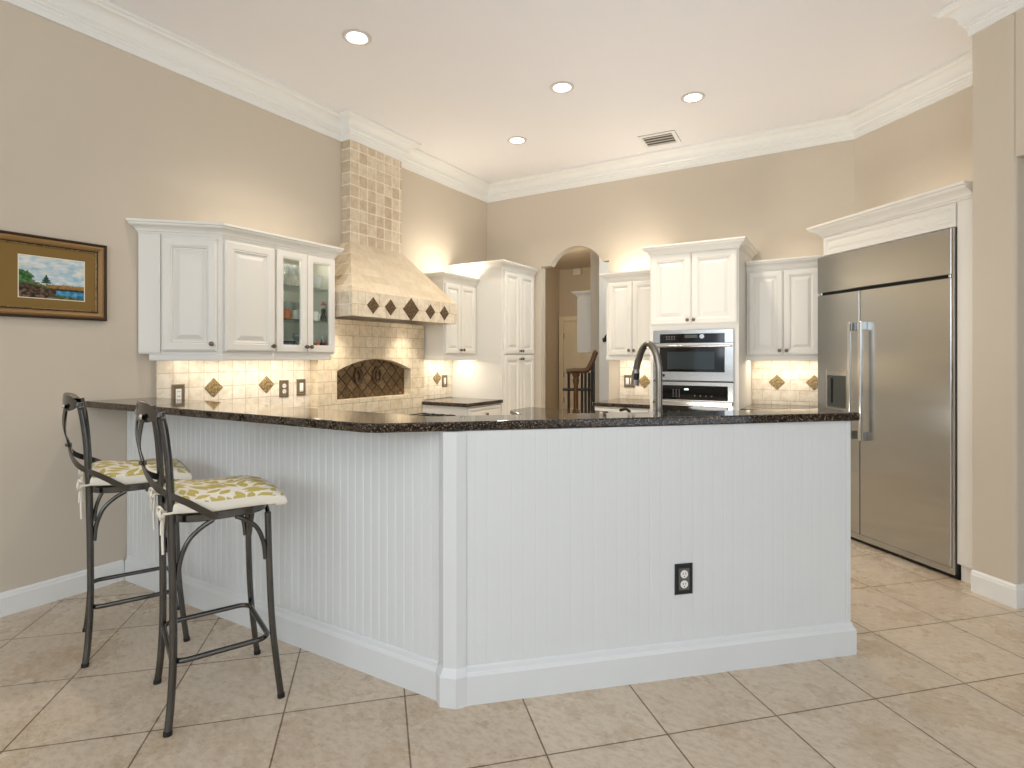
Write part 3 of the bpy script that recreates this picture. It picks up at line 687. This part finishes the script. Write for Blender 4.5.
# right of the ovens
cr = thing('wall_cabinet', 'cream two-door wall cabinet between ovens and refrigerator', 'wall cabinet', (2.915, 5.20, 0), 0)
MB().box(0, .69, 0, .326, 1.338, 2.066).build('body', 'cab', cr)
door(cr, .020, .285, 1.345, 2.050, .262, 1.382); door(cr, .291, .556, 1.345, 2.050, .315, 1.382)
MB().sweep([(0, .001), (.69, .001)], RAIL, z=1.299).build('light_rail', 'cab', cr)
MB().sweep([(0, 0), (.69, 0)], cc(1.1), z=2.066).build('crown', 'cab', cr)
br = thing('base_cabinet', 'cream base cabinet between the wall ovens and refrigerator', 'base cabinet', (2.914, 4.912, 0), 0)
MB().prism([(0, 0), (.425, 0), (.90, .475), (.79, .60), (0, .60)], 0, .869).build('body', 'cab', br)
door(br, .015, .41, .70, .855, .21, .78, 'drawer'); door(br, .015, .41, .12, .685, .05, .65)
tag(MB().prism([(2.913, 4.887), (3.335, 4.887), (3.83, 5.382), (3.70, 5.51), (2.913, 5.51)], .870, .906).build('granite_worktop', 'granite', bev=.01, seg=3), 'dark granite worktop between the wall ovens and refrigerator', 'countertop')
# island
isl = thing('kitchen_island', 'small kitchen island behind the bar, only its dark top showing', 'kitchen island', (1.75, 3.85, 0))
ip = [(1.66, 3.55), (1.385, 3.825), (1.35, 3.86), (1.35, 4.165), (1.365, 4.18), (2.055, 4.18), (2.07, 4.165), (2.07, 3.55)]
local(MB().prism(ip, .868, .904).build('granite_top', 'granite', isl, bev=.01, seg=3), isl)
local(MB().prism([(1.70, 3.60), (1.40, 3.90), (1.40, 4.13), (2.02, 4.13), (2.02, 3.60)], 0, .867).build('body', 'cab', isl), isl)

# ------------------------------------------------------------------ refrigerator and its surround
FO = (4.226, 4.266); FR = -pi/4
fr = thing('refrigerator', 'large built-in stainless side-by-side refrigerator in the diagonal corner', 'refrigerator', (FO[0], FO[1], 0), FR)
FLx, FRx = -1.043, .006
MB().box(FLx, FRx+.019, .004, .47, .0, 2.094).build('body', 'dark', fr)
MB().box(FRx+.004, FRx+.013, -.030, .004, .03, 2.094).build('side_trim', 'chrome', fr, bev=.002)
MB().box(-.6519, -.6461, -.0328, .004, .07, 1.80).build('gap_shade', 'dark', fr)  # dark filler strip, painted shade in the gap between the two doors
MB().panel(FLx, FRx, 1.820, 2.094, [(0, 0), (0, .034), (.004, .038)], .004).build('grille_panel', 'steel', fr)
for x in (FLx+.03, FRx-.015):
    MB().lathe([(0, 1.803), (.011, 1.803), (.011, 1.818), (0, 1.818)], (x, -.02, 0), 'z', 14).build('hinge', 'chrome', fr, True)
dl = MB().panel(FLx, -.652, .070, 1.800, [(0, 0), (0, .034), (.004, .038)], .004).build('freezer_door', 'steel', fr)
drr = MB().panel(-.646, FRx, .070, 1.800, [(0, 0), (0, .034), (.004, .038)], .004).build('fridge_door', 'steel', fr)
MB().box(FLx, FRx+.012, -.022, .004, .028, .066).build('kick_strip', 'steel', fr)
MB().box(FLx, FRx+.012, .0, .004, .001, .026).build('toe_gap', 'dark', fr)
def bar_handle(par, x):
    h = MB(); h.box(x-.011, x+.011, -.092, -.074, .742, 1.575)
    h.build('handle', 'chrome', par, bev=.004)
    for z in (1.545, .772): MB().box(x-.011, x+.013, -.0735, -.0345, z-.03, z+.03).build('handle_bracket', 'steel', par, bev=.003)
bar_handle(dl, -.688); bar_handle(drr, -.598)
dsp = MB().panel(-.950, -.756, .945, 1.232, [(0, 0), (0, .006), (.006, .006), (.008, .002)], -.0342, True).build('water_dispenser', 'chrome', dl)
MB().box(-.940, -.766, -.0372, -.0362, .955, 1.190).build('recess', 'lcd', dsp)
MB().box(-.905, -.885, -.0385, -.0374, .985, 1.17).build('nozzle', 'black', dsp)
fc = thing('fridge_cabinet', 'white panelled cabinet surround with crown above the refrigerator', 'cabinet surround', (FO[0], FO[1], 0), FR)
MB().box(-1.005, .0265, .0, .47, 2.100, 2.245).build('body', 'cab', fc)
MB().panel(-1.000, .020, 2.102, 2.244, [(0, 0), (0, .016), (.003, .019), (.022, .019), (.026, .015), (.030, .017), (.035, .009), (.040, .009), (.056, .017)], 0).build('top_panel', 'cab', fc)
MB().box(.027, .122, -.012, .47, .100, 2.245).build('side_stile', 'cab', fc)
MB().box(.037, .117, .004, .40, .001, .099).build('toe_block', 'cab', fc)
MB().sweep([(-1.005, .5), (-1.005, -.012), (.128, -.012)], cc(1.6, 1.15), z=2.246).build('crown', 'cab', fc)

# ------------------------------------------------------------------ faucet and soap pump
fp = (2.929, 2.649)
fa = thing('kitchen_faucet', 'tall brushed gooseneck pull-down faucet behind the bar', 'faucet', (fp[0], fp[1], .9003))
dxy = (-.10, .05)
def fpt(k, z): return (dxy[0]*k*1.05, dxy[1]*k*1.05, z-.9003)
MB().lathe([(0, 0), (.03, 0), (.03, .008), (.021, .014), (.0185, .05), (0, .05)], n=18).build('base', 'faucet', fa, True)
pts = [fpt(0, .94), fpt(0, 1.10), fpt(0, 1.24), fpt(.03, 1.29), fpt(.22, 1.355), fpt(.55, 1.388), fpt(.90, 1.365), fpt(1.15, 1.31), fpt(1.28, 1.265)]
MB().tube(spline(pts, 6), .0165, 14).build('spout', 'faucet', fa, True)
MB().tube([fpt(1.285, 1.262), fpt(1.31, 1.245), fpt(1.36, 1.185)], [.0170, .0195, .0215], 14).build('spray_head', 'faucet', fa, True)
MB().box(dxy[0]*1.30-.008, dxy[0]*1.30+.012, dxy[1]*1.30-.024, dxy[1]*1.30-.006, 1.212-.9003, 1.245-.9003).build('spray_button', 'black', fa, bev=.003)
MB().tube([(.016, .010, .11), (.05, .03, .125), (.085, .05, .165)], .007, 10).build('lever', 'faucet', fa, True)
sp = thing('soap_pump', 'small dark soap pump beside the faucet', 'soap pump', (2.80, 2.60, .9003))
MB().lathe([(0, 0), (.02, 0), (.02, .006), (.011, .012), (.011, .12), (.015, .125), (.015, .14), (0, .142)], n=16).build('base', 'bronze', sp, True)
MB().tube([(0, 0, .14), (-.0, .0, .165), (-.02, .01, .175), (-.055, .03, .165)], .008, 10).build('nozzle', 'bronze', sp, True)

# ------------------------------------------------------------------ ceiling fittings
cans = [(1.059, 2.509, 'recessed ceiling light nearest the hood chimney, largest of the four'), (1.862, 3.767, 'recessed ceiling light in the middle of the kitchen ceiling'),
        (2.650, 4.438, 'recessed ceiling light nearest the air vent'), (1.053, 4.466, 'recessed ceiling light nearest the back left corner, smallest of the four')]
for x, y, lab in cans:
    t = thing('recessed_light', lab, 'ceiling light', (x, y, ZC-.0005), 0, 'recessed lights in the kitchen ceiling')
    MB().lathe([(.062, 0), (.088, 0), (.088, -.006), (.080, -.011), (.066, -.008), (.062, 0)], n=32).build('trim_ring', 'ring', t, True)
    MB().lathe([(0, -.002), (.060, -.002), (.056, -.008), (.03, -.012), (0, -.013)], n=28).build('lens', 'lamp', t, True)
    lamp('can_light', 'SPOT', (0, 0, -.03), 62, (1, .89, .74), (0, 0, 0), t, spot_size=R(125), spot_blend=.8, shadow_soft_size=.06)
vt = thing('air_vent', 'white louvred air vent in the ceiling', 'air vent', (2.18, 5.13, ZC-.0005), R(4))
MB().box(-.165, .165, -.15, .15, -.003, 0).build('backing', 'duct', vt)
mb = MB()
for a, b, c_, d_ in ((-.165, .165, -.15, -.12), (-.165, .165, .12, .15), (-.165, -.13, -.12, .12), (.13, .165, -.12, .12)): mb.box(a, b, c_, d_, -.012, -.0032)
mb.build('frame', 'trimw', vt, bev=.002)
for i in range(4):
    y = -.090+i*.060
    MB().add([(-.129, y-.022, -.014), (.129, y-.022, -.014), (.129, y+.020, -.0055), (-.129, y+.020, -.0055), (-.129, y-.022, -.0155), (.129, y-.022, -.0155), (.129, y+.020, -.007), (-.129, y+.020, -.007)],
             [(0, 1, 2, 3), (7, 6, 5, 4), (0, 4, 5, 1), (1, 5, 6, 2), (2, 6, 7, 3), (3, 7, 4, 0)]).build('slat', 'slat', vt)

# ------------------------------------------------------------------ picture on the left wall
pc = thing('framed_picture', 'gold framed lakeside landscape painting on the left beige wall', 'picture', (.003, 1.268, 1.752), pi/2)
PW, PHt = .297, .218
rg = [(0, 0), (0, .022), (.006, .026), (.012, .024), (.016, .020), (.030, .026), (.040, .020), (.044, .012), (.050, .014), (.054, .010), (.054, .002)]
MB().panel(-PW, PW, -PHt, PHt, [(0, 0), (0, .022), (.007, .027), (.014, .021), (.014, .0)], 0, False).build('outer_frame', 'darkframe', pc)
MB().panel(-PW+.0145, PW-.0145, -PHt+.0145, PHt-.0145, [(0, 0), (0, .020), (.010, .025), (.022, .020), (.0275, .013), (.028, .013), (.028, 0)], 0, False).build('inner_frame', 'goldframe', pc)
MB().panel(-PW+.043, PW-.043, -PHt+.043, PHt-.043, [(0, 0), (0, .014), (.0045, .012), (.0045, 0)], 0, False).build('frame_lip', 'darkframe', pc)
MB().panel(-PW+.048, PW-.048, -PHt+.048, PHt-.048, [(0, 0), (0, .012), (.003, .015), (.006, .012), (.006, 0)], 0, False).build('gold_fillet', 'diamond', pc)
MB().box(-PW+.03, PW-.03, -.008, -.001, -PHt+.03, PHt-.03).build('mat_board', 'mat', pc)
nx, nz, ax, az = 110, 84, .1495, .1135
import mathutils
def nz_(x, y, s): return mathutils.noise.fractal(Vector((x*s, y*s, 3.1)), 1.0, 2.0, 5)
def paint(u, v):     # u 0..1 left-right, v 0..1 bottom-top
    n1 = nz_(u*1.3, v*2.0, 4.0); n2 = nz_(u, v, 16); n3 = nz_(u*.5+7, v*3, 7)
    if u < .012 or u > .988 or v < .015 or v > .985: return (238, 232, 215)
    cl_ = max(0, min(1, .55+.9*n1)); c = [150+78*cl_, 190+38*cl_, 205+24*cl_]
    if n3 > .2 and v > .6: c = [214, 216, 206]
    hor = .36+.02*n2
    if v < hor and u > .40:
        c = [150+40*n2, 116+40*n2, 58] if v > .27 else [62+50*n2, 40+30*n2, 26]
        if u > .55 and v < .215+.06*(u-.55)*0: c = [60+60*n2, 138+50*n2, 178+40*n2]
    hill = .60-.75*max(0, u-.08)+.05*n2
    if u < .47 and v < max(.36-.15*u, hill-.06): 
        c = [86+70*n2, 104+60*n2, 60+50*n2]
        if v < .34-.30*max(0, u-.15)+.05*n2: c = [70+90*n2, 52+80*n2, 38+70*n2]
    if u < .24 and (u-.08)**2/.018+(v-.50)**2/.02 < 1+.6*n2: c = [48+60*n2, 96+60*n2, 44+40*n2]
    tw = .058*(1-(v-.37)/.22)
    if .37 < v < .59 and abs(u-.405) < tw*(.75+.8*abs(sin(v*60))) : c = [28, 62+30*n2, 46]
    if u > .45 and v < .13-.12*(u-.45)+.02*n2: c = [70+60*n2, 84+60*n2, 52+40*n2]
    if u < .6 and v < .12-.05*u+.04*n2 and n2 > .02: c = [120, 96, 74]
    return tuple(max(8, min(250, q)) for q in c)
vs = [(-ax+2*ax*i/nx, -.0086, -az+2*az*j/nz) for j in range(nz+1) for i in range(nx+1)]
fs = [(j*(nx+1)+i, j*(nx+1)+i+1, (j+1)*(nx+1)+i+1, (j+1)*(nx+1)+i) for j in range(nz) for i in range(nx)]
o = MB().add(vs, fs).build('painting', 'painting', pc); o.location = (.0425, 0, -.002)
at = o.data.color_attributes.new('paint', 'FLOAT_COLOR', 'POINT')
for i, vv in enumerate(o.data.vertices):
    c_ = lin(paint((vv.co.x+ax)/(2*ax), (vv.co.z+az)/(2*az))); at.data[i].color = (*c_, 1)

# ------------------------------------------------------------------ bar stools
def ribbon(path, w, th, ctr=(0, .02)):
    P = [Vector(p) for p in path]; rings = []
    for i, p in enumerate(P):
        t = (P[min(i+1, len(P)-1)]-P[max(i-1, 0)]).normalized()
        n = Vector((p.x-ctr[0], p.y-ctr[1], 0)).normalized(); n = (n-t*n.dot(t)).normalized(); b = t.cross(n)
        rings.append([tuple(p+b*a*w/2+n*c_*th/2) for a, c_ in ((1, 1), (1, -1), (-1, -1), (-1, 1))])
    return MB().loft(rings)
def make_stool(label):
    t = thing('bar_stool', label, 'bar stool', (1.5625, 1.306, 0), math.atan2(-.374, .927), 'metal bar stools at the peninsula')
    for s in (-1, 1):
        rear = [(s*.197, -.189, .012), (s*.1895, -.180, .10), (s*.185, -.172, .257), (s*.182, -.172, .465), (s*.180, -.176, .70), (s*.180, -.178, .80), (s*.180, -.182, .889), (s*.178, -.188, .978), (s*.176, -.198, 1.066), (s*.175, -.209, 1.128)]
        o = MB().tube(spline(rear, 4), .0130, 14).build('rear_leg', 'darkmetal', t, True)
        MB().tube([(s*.1978, -.1905, 0), (s*.197, -.189, .014)], .0148, 14).build('foot_cap', 'rubber', o, True)
        fl_ = [(s*.2, .188, .012), (s*.196, .172, .15), (s*.190, .158, .304), (s*.184, .150, .5), (s*.178, .145, .722)]
        o = MB().tube(spline(fl_, 4), .0120, 14).build('front_leg', 'darkmetal', t, True)
        MB().tube([(s*.2005, .1892, 0), (s*.2, .188, .014)], .0138, 14).build('foot_cap', 'rubber', o, True)
    def se(a, hx, hy, n=3.2, cy=-.008):
        c_, s_ = cos(a), sin(a); return (hx*abs(c_)**(2/n)*(1 if c_ >= 0 else -1), cy+hy*abs(s_)**(2/n)*(1 if s_ >= 0 else -1))
    A_ = [2*pi*i/56 for i in range(56)]
    prof = [(0, .752), (.192, .7555), (.196, .752), (.196, .730), (.193, .727), (.186, .727), (.186, .742), (0, .742)]
    rings = [[(*se(a, max(h, .001), max(h, .001)*.172/.196), z) for a in A_] for h, z in prof]
    MB().loft(rings, False).build('seat', 'darkmetal', t, True)
    for s in (-1, 1):
        for pth in ([(s*.182, -.158, .53), (s*.184, -.150, .60), (s*.187, -.125, .665), (s*.189, -.085, .705), (s*.190, -.045, .728)],
                    [(s*.182, .136, .545), (s*.184, .128, .61), (s*.187, .105, .67), (s*.189, .070, .705), (s*.190, .030, .728)],
                    [(s*.165, .150, .545), (s*.157, .156, .61), (s*.134, .160, .67), (s*.099, .163, .705), (s*.059, .164, .728)],
                    [(s*.165, -.172, .545), (s*.157, -.175, .61), (s*.134, -.178, .67), (s*.099, -.179, .705), (s*.059, -.180, .728)]):
            o = MB().tube(spline(pth, 5), .0085, 10); o.build('arch_brace', 'darkmetal', t, True)
    rr, ring = .045, []
    for cx_, cy_, a0 in ((.186-rr, .150-rr, 0), (-.186+rr, .150-rr, pi/2), (-.186+rr, -.172+rr, pi), (.186-rr, -.172+rr, 1.5*pi)):
        ring += [(x, y, .24) for x, y in arc(cx_, cy_, rr, a0, a0+pi/2, 6)]
    MB().tube(ring, .0098, 12, True).build('foot_rail', 'darkmetal', t, True)
    # crest rail
    N = 28; rings = []
    for i in range(N+1):
        u = -1+2*i/N; x = .198*u; y = -.268+.052*u*u; h = .037*max(.05, (1-abs(u)**3.5))**.5; zc_ = 1.126-.004*u*u
        ring_ = []
        for k in range(12):
            a = 2*pi*k/12; ring_.append((x, y+.0045*cos(a), zc_+h*sin(a)))
        rings.append(ring_)
    MB().loft(rings).build('crest_rail', 'darkmetal', t, True)
    for s in (-1, 1):
        bp = [(s*.118, -.252, 1.118), (s*.11, -.262, 1.085), (s*.075, -.266, 1.01), (s*.0, -.250+.004*s, .93), (-s*.075, -.238, .885), (-s*.145, -.215, .856), (-s*.190, -.180, .834), (-s*.2015, -.13, .805), (-s*.2005, -.08, .768), (-s*.1975, -.035, .735)]
        MB().__class__
        ribbon(spline(bp, 6), .024, .0035).build('cross_strap', 'darkmetal', t, True)
        b = MB().lathe([(0, 0), (.011, 0), (.010, .006), (.004, .009), (0, .009)], (0, 0, 0), 'y', 12).build('bolt', 'chrome', t, True); b.location = (s*.118, -.262, 1.112)
        b = MB().lathe([(0, -.012), (.009, -.012), (.011, -.002), (.009, .008), (0, .010)], (0, 0, 0), 'x', 12).build('bolt', 'darkmetal', t, True); b.location = (s*.188, -.205, 1.108)
    b = MB().lathe([(0, -.012), (.008, -.012), (.008, .010), (.004, .013), (0, .013)], (0, 0, 0), 'y', 12).build('rivet', 'darkmetal', t, True); b.location = (0, -.251, .93)
    return t
stool = make_stool('dark metal cross-back bar stool nearer the camera, at the peninsula')
st2 = copy_tree(stool); st2.location = (1.5625-.758, 1.306+.05, 0)
tag(st2, 'dark metal cross-back bar stool nearer the left wall and picture', 'bar stool')

def make_cushion(label, seed, loc):
    rnd = random.Random(seed)
    t = thing('seat_cushion', label, 'cushion', loc, math.atan2(-.374, .927), 'leaf print stool cushions')
    leaves = []; tries = 0
    def clear(lf):        # keep a gap of plain cloth round every leaf
        for q in leaves:
            for k1_ in (-.8, 0, .8):
                for k2_ in (-.8, 0, .8):
                    if math.hypot(lf[0]+cos(lf[2])*lf[3]*k1_-q[0]-cos(q[2])*q[3]*k2_, lf[1]+sin(lf[2])*lf[3]*k1_-q[1]-sin(q[2])*q[3]*k2_) < .0205: return False
        return True
    while len(leaves) < 150 and tries < 16000:
        tries += 1
        cx_, cy_ = rnd.uniform(-.25, .25), rnd.uniform(-.23, .27)
        lf = (cx_, cy_, 2.2*sin(cx_*9+seed)+2.0*cos(cy_*11)+rnd.uniform(-.6, .6), rnd.uniform(.028, .052), rnd.uniform(.0105, .0150))
        if clear(lf): leaves.append(lf)
    def leafy(x, y):
        for lx, ly, a, Lh, w in leaves:
            dx, dy = x-lx, y-ly
            if abs(dx) > .06 or abs(dy) > .06: continue
            p, q = dx*cos(a)+dy*sin(a), -dx*sin(a)+dy*cos(a)
            if abs(p) < Lh and abs(q) < w*1.2*(1-abs(p/Lh)**1.7): return 1
        return 0
    n = 170; mb = MB()
    def print_xy(i, j):      # cloth coordinates: the print runs on down the sides of the pad
        u, v = -1+2*i/n, -1+2*j/n; e = max(0, (1-u**6)*(1-v**6))**.32; d = .060*(1-e)
        return .203*u+(d if u > 0 else -d)*(abs(u) > abs(v)), .018+.194*v+(d if v > 0 else -d)*(abs(v) >= abs(u)), e
    def pt(i, j, top):
        u, v = -1+2*i/n, -1+2*j/n
        pin = 1-.045*(1-max(abs(u), abs(v))**2*0)*((1-u*u)*(v*v)+(1-v*v)*(u*u))
        x, y = .203*u*pin, .018+.194*v*pin
        e = max(0, (1-u**6)*(1-v**6))**.26
        z = .773+ (.048*e+.006*sin(3*u+1)*e if top else -.026*e-.008*max(0, v-.5)*e)
        z += .030*max(0, -v-.3)*e - .030*max(0, v-.55)
        if not top: z = max(z, .7565) if v < .80 else z
        if top: z -= .007*math.exp(-((u*.9)**2+(v)**2)/.03)
        return (x, y, z)
    for top in (1, 0):
        o_ = len(mb.v); vs = [pt(i, j, top) for j in range(n+1) for i in range(n+1)]
        fs, mi = [], []
        for j in range(n):
            for i in range(n):
                fs.append((j*(n+1)+i, j*(n+1)+i+1, (j+1)*(n+1)+i+1, (j+1)*(n+1)+i))
                px_, py_, e_ = print_xy(i+.5, j+.5); mi.append(leafy(px_, py_) if top and e_ > .40 else 0)
        mb.v += vs; mb.f += [tuple(q+o_ for q in f) for f in fs]; mb.mi += mi
    o = mb.build('pad', ['fabricw', 'fabricg'], t, True)
    bm = bmesh.new(); bm.from_mesh(o.data); bmesh.ops.remove_doubles(bm, verts=bm.verts, dist=.0002); bmesh.ops.recalc_face_normals(bm, faces=bm.faces[:]); bm.to_mesh(o.data); bm.free()
    for s in (-1, 1):
        mb = MB(); z = .775
        mb.tube([(s*.180+.0185*cos(a), -.178+.0185*sin(a), z+.002*sin(a)) for a in [2*pi*i/16 for i in range(16)]], .0045, 8, True)
        mb.tube(spline([(s*.180-.005, -.197, z), (s*.175, -.202, z-.04), (s*.182, -.204, z-.09), (s*.178, -.202, z-.145)], 5), .0045, 8)
        mb.tube(spline([(s*.180, -.197, z), (s*.195, -.208, z-.03), (s*.205, -.21, z-.07)], 5), .004, 8)
        for dd in (-1, 1):
            mb.tube(spline([(s*.18, -.197, z), (s*.18+dd*.03, -.212, z+.018), (s*.18+dd*.045, -.215, z), (s*.18+dd*.025, -.210, z-.016), (s*.18, -.197, z)], 5), .004, 8)
        mb.build('tie', 'fabricw', t, True)
    MB().box(-.16, -.135, -.206, -.2045, .74, .785).build('care_tag', 'white', t)
    return t
make_cushion('cream cushion with olive leaf print tied to the nearer bar stool', 5, (1.5625, 1.306, 0))
make_cushion('cream cushion with olive leaf print tied to the stool nearer the left wall', 11, (1.5625-.758, 1.306+.05, 0))

# ------------------------------------------------------------------ hall seen through the arch
dh = MB(); dh.box(-1.27, -1.18, 9.93, 9.998, 0, 2.13); dh.box(-.28, -.19, 9.93, 9.998, 0, 2.13); dh.box(-1.18, -.28, 9.93, 9.998, 2.04, 2.13)
dh.box(-1.18, -.28, 9.965, 9.998, .005, 2.04)
hd = tag(dh.build('door_1', 'doorp', bev=.004), kind='structure')
for z0, z1 in ((.25, .95), (1.08, 1.90)):
    for x0, x1 in ((-1.07, -.77), (-.69, -.39)): MB().panel(x0, x1, z0, z1, [(0, 0), (.01, .004), (.03, -.002), (.05, .006)], 9.962).build('door_panel', 'doorp', hd)
for z in (.5, 1.0, 1.75): MB().box(-1.188, -1.172, 9.955, 9.964, z-.05, z+.05).build('hinge', 'bronze', hd)
hc = thing('wall_cabinet', 'white crown-topped wall cabinet seen end-on through the arch', 'wall cabinet', (.662, 7.30, 0))
MB().box(-.31, -.002, 0, .7, 1.40, 2.19).build('body', 'cab', hc)
MB().sweep([(-.31, .70), (-.31, 0), (-.002, 0)], cc(1.3), z=2.180).build('crown', 'cab', hc)
MB().box(-.328, -.3105, .02, .68, 1.41, 2.17).build('door', 'cab', hc)
tag(MB().box(-.97, -.81, 9.93, 9.998, 2.92, 3.05).build('door_chime', 'ceramic', bev=.012), 'small white chime box high on the far hall wall', 'door chime')
sr = thing('stair_railing', 'wooden stair handrail on black iron balusters beyond the arch', 'stair railing', (.95, 6.03, 0))
def rl(x, y, z): return (x-.95, y-6.03, z)
MB().tube(spline([rl(.83, 5.96, 1.165), rl(.90, 6.0, 1.172), rl(1.00, 6.06, 1.172), rl(1.045, 6.09, 1.19), rl(1.09, 6.12, 1.29), rl(1.115, 6.135, 1.375), rl(1.13, 6.145, 1.392)], 5), .031, 12).build('handrail', 'wood', sr, True)
MB().lathe([(0, 0), (.05, 0), (.05, .25), (.034, .28), (.03, .55), (.026, 1.0), (.04, 1.06), (.03, 1.09), (.045, 1.12), (.045, 1.14), (0, 1.14)], rl(.924, 6.015, 0), 'z', 18).build('newel_post', 'wood', sr, True)
for x, y in ((.852, 5.972), (.985, 6.052), (1.02, 6.073), (1.055, 6.095)):
    MB().box(x-.95-.011, x-.95+.011, y-6.03-.011, y-6.03+.011, .005, 1.15).build('baluster', 'iron', sr)
MB().box(1.092-.95-.02, 1.092-.95+.02, 6.12-6.03-.02, 6.12-6.03+.02, .005, 1.30).build('post', 'iron', sr)
MB().tube([rl(.795, 5.935, .952), rl(1.08, 6.112, .952)], .017, 8).build('cross_bar', 'iron', sr, True)
MB().prism([(1.20, 0), (1.40, 0), (2.4, 0), (2.4, .03), (1.20, .03)], 0, .01)
sk = MB().add([(1.10, 6.572, .66), (2.2, 6.572, 2.30), (2.2, 6.572, 2.42), (1.10, 6.572, .78), (1.10, 6.598, .66), (2.2, 6.598, 2.30), (2.2, 6.598, 2.42), (1.10, 6.598, .78)],
              [(0, 1, 2, 3), (7, 6, 5, 4), (0, 4, 5, 1), (1, 5, 6, 2), (2, 6, 7, 3), (3, 7, 4, 0)]).build('trim_3', 'trimw', kind='structure')
wr = thing('wall_handrail', 'dark handrail end on the pale stair wall beyond the arch', 'handrail', (1.1, 6.53, 1.55))
MB().tube([(-.045, 0, -.01), (-.02, 0, -.005), (0, 0, .03), (.9, 0, 1.0)], .028, 12).build('rail', 'iron', wr, True)
MB().tube([(.1, .068, .12), (.1, .02, .12)], .01, 8).build('bracket', 'iron', wr, True)

# ------------------------------------------------------------------ lamps built into the kitchen, and fill added in display cabinet and hall
def strip(name, loc, w, d, power, rot=(0, 0, 0), col=WARM): return lamp(name, 'AREA', loc, power, col, rot, shape='RECTANGLE', size=w, size_y=d)
strip('under_cabinet_light', (.20, 2.29, 1.338), .06, .42, 1.8)
strip('under_cabinet_light', (.10, 1.99, 1.338), .05, .16, .25)
strip('under_cabinet_light', (.19, 2.70, 1.338), .06, .42, 2.0)
strip('under_cabinet_light', (.19, 4.56, 1.33), .06, .45, 2.6)
strip('under_cabinet_light', (1.90, 5.34, 1.33), .45, .06, 2.2)
strip('under_cabinet_light', (3.25, 5.34, 1.33), .60, .06, 2.8)
UP = (R(180), 0, 0)
strip('over_cabinet_light', (.22, 2.55, 2.11), .08, .80, 1.0, UP)
strip('over_cabinet_light', (.26, 4.56, 2.09), .08, .45, 4.2, UP)
strip('over_cabinet_light', (1.86, 5.33, 2.09), .45, .08, 4.2, UP)
strip('over_cabinet_light', (3.36, 5.33, 2.09), .40, .08, .7, UP)
p = off(FO, -.45, .30)
strip('over_cabinet_light', (p[0], p[1], 2.27), .9, .08, 2.0, (R(180), 0, -pi/4))
for x in (.13, .38): lamp('cabinet_fill', 'POINT', gpos(x, .07, 2.02), .30, WARM, shadow_soft_size=.02)  # added fill that brightens the inside of the display cabinet
lamp('hall_fill', 'POINT', (-.35, 7.7, 2.8), 27, (1, .85, .65), shadow_soft_size=.15)
lamp('hall_fill', 'POINT', (1.3, 6.0, 2.7), 5, (1, .93, .82), shadow_soft_size=.1)  # added fill for the hall cabinet's end and the partition
lamp('stair_daylight', 'POINT', (1.9, 6.2, 2.5), 14, DAY, shadow_soft_size=.2)
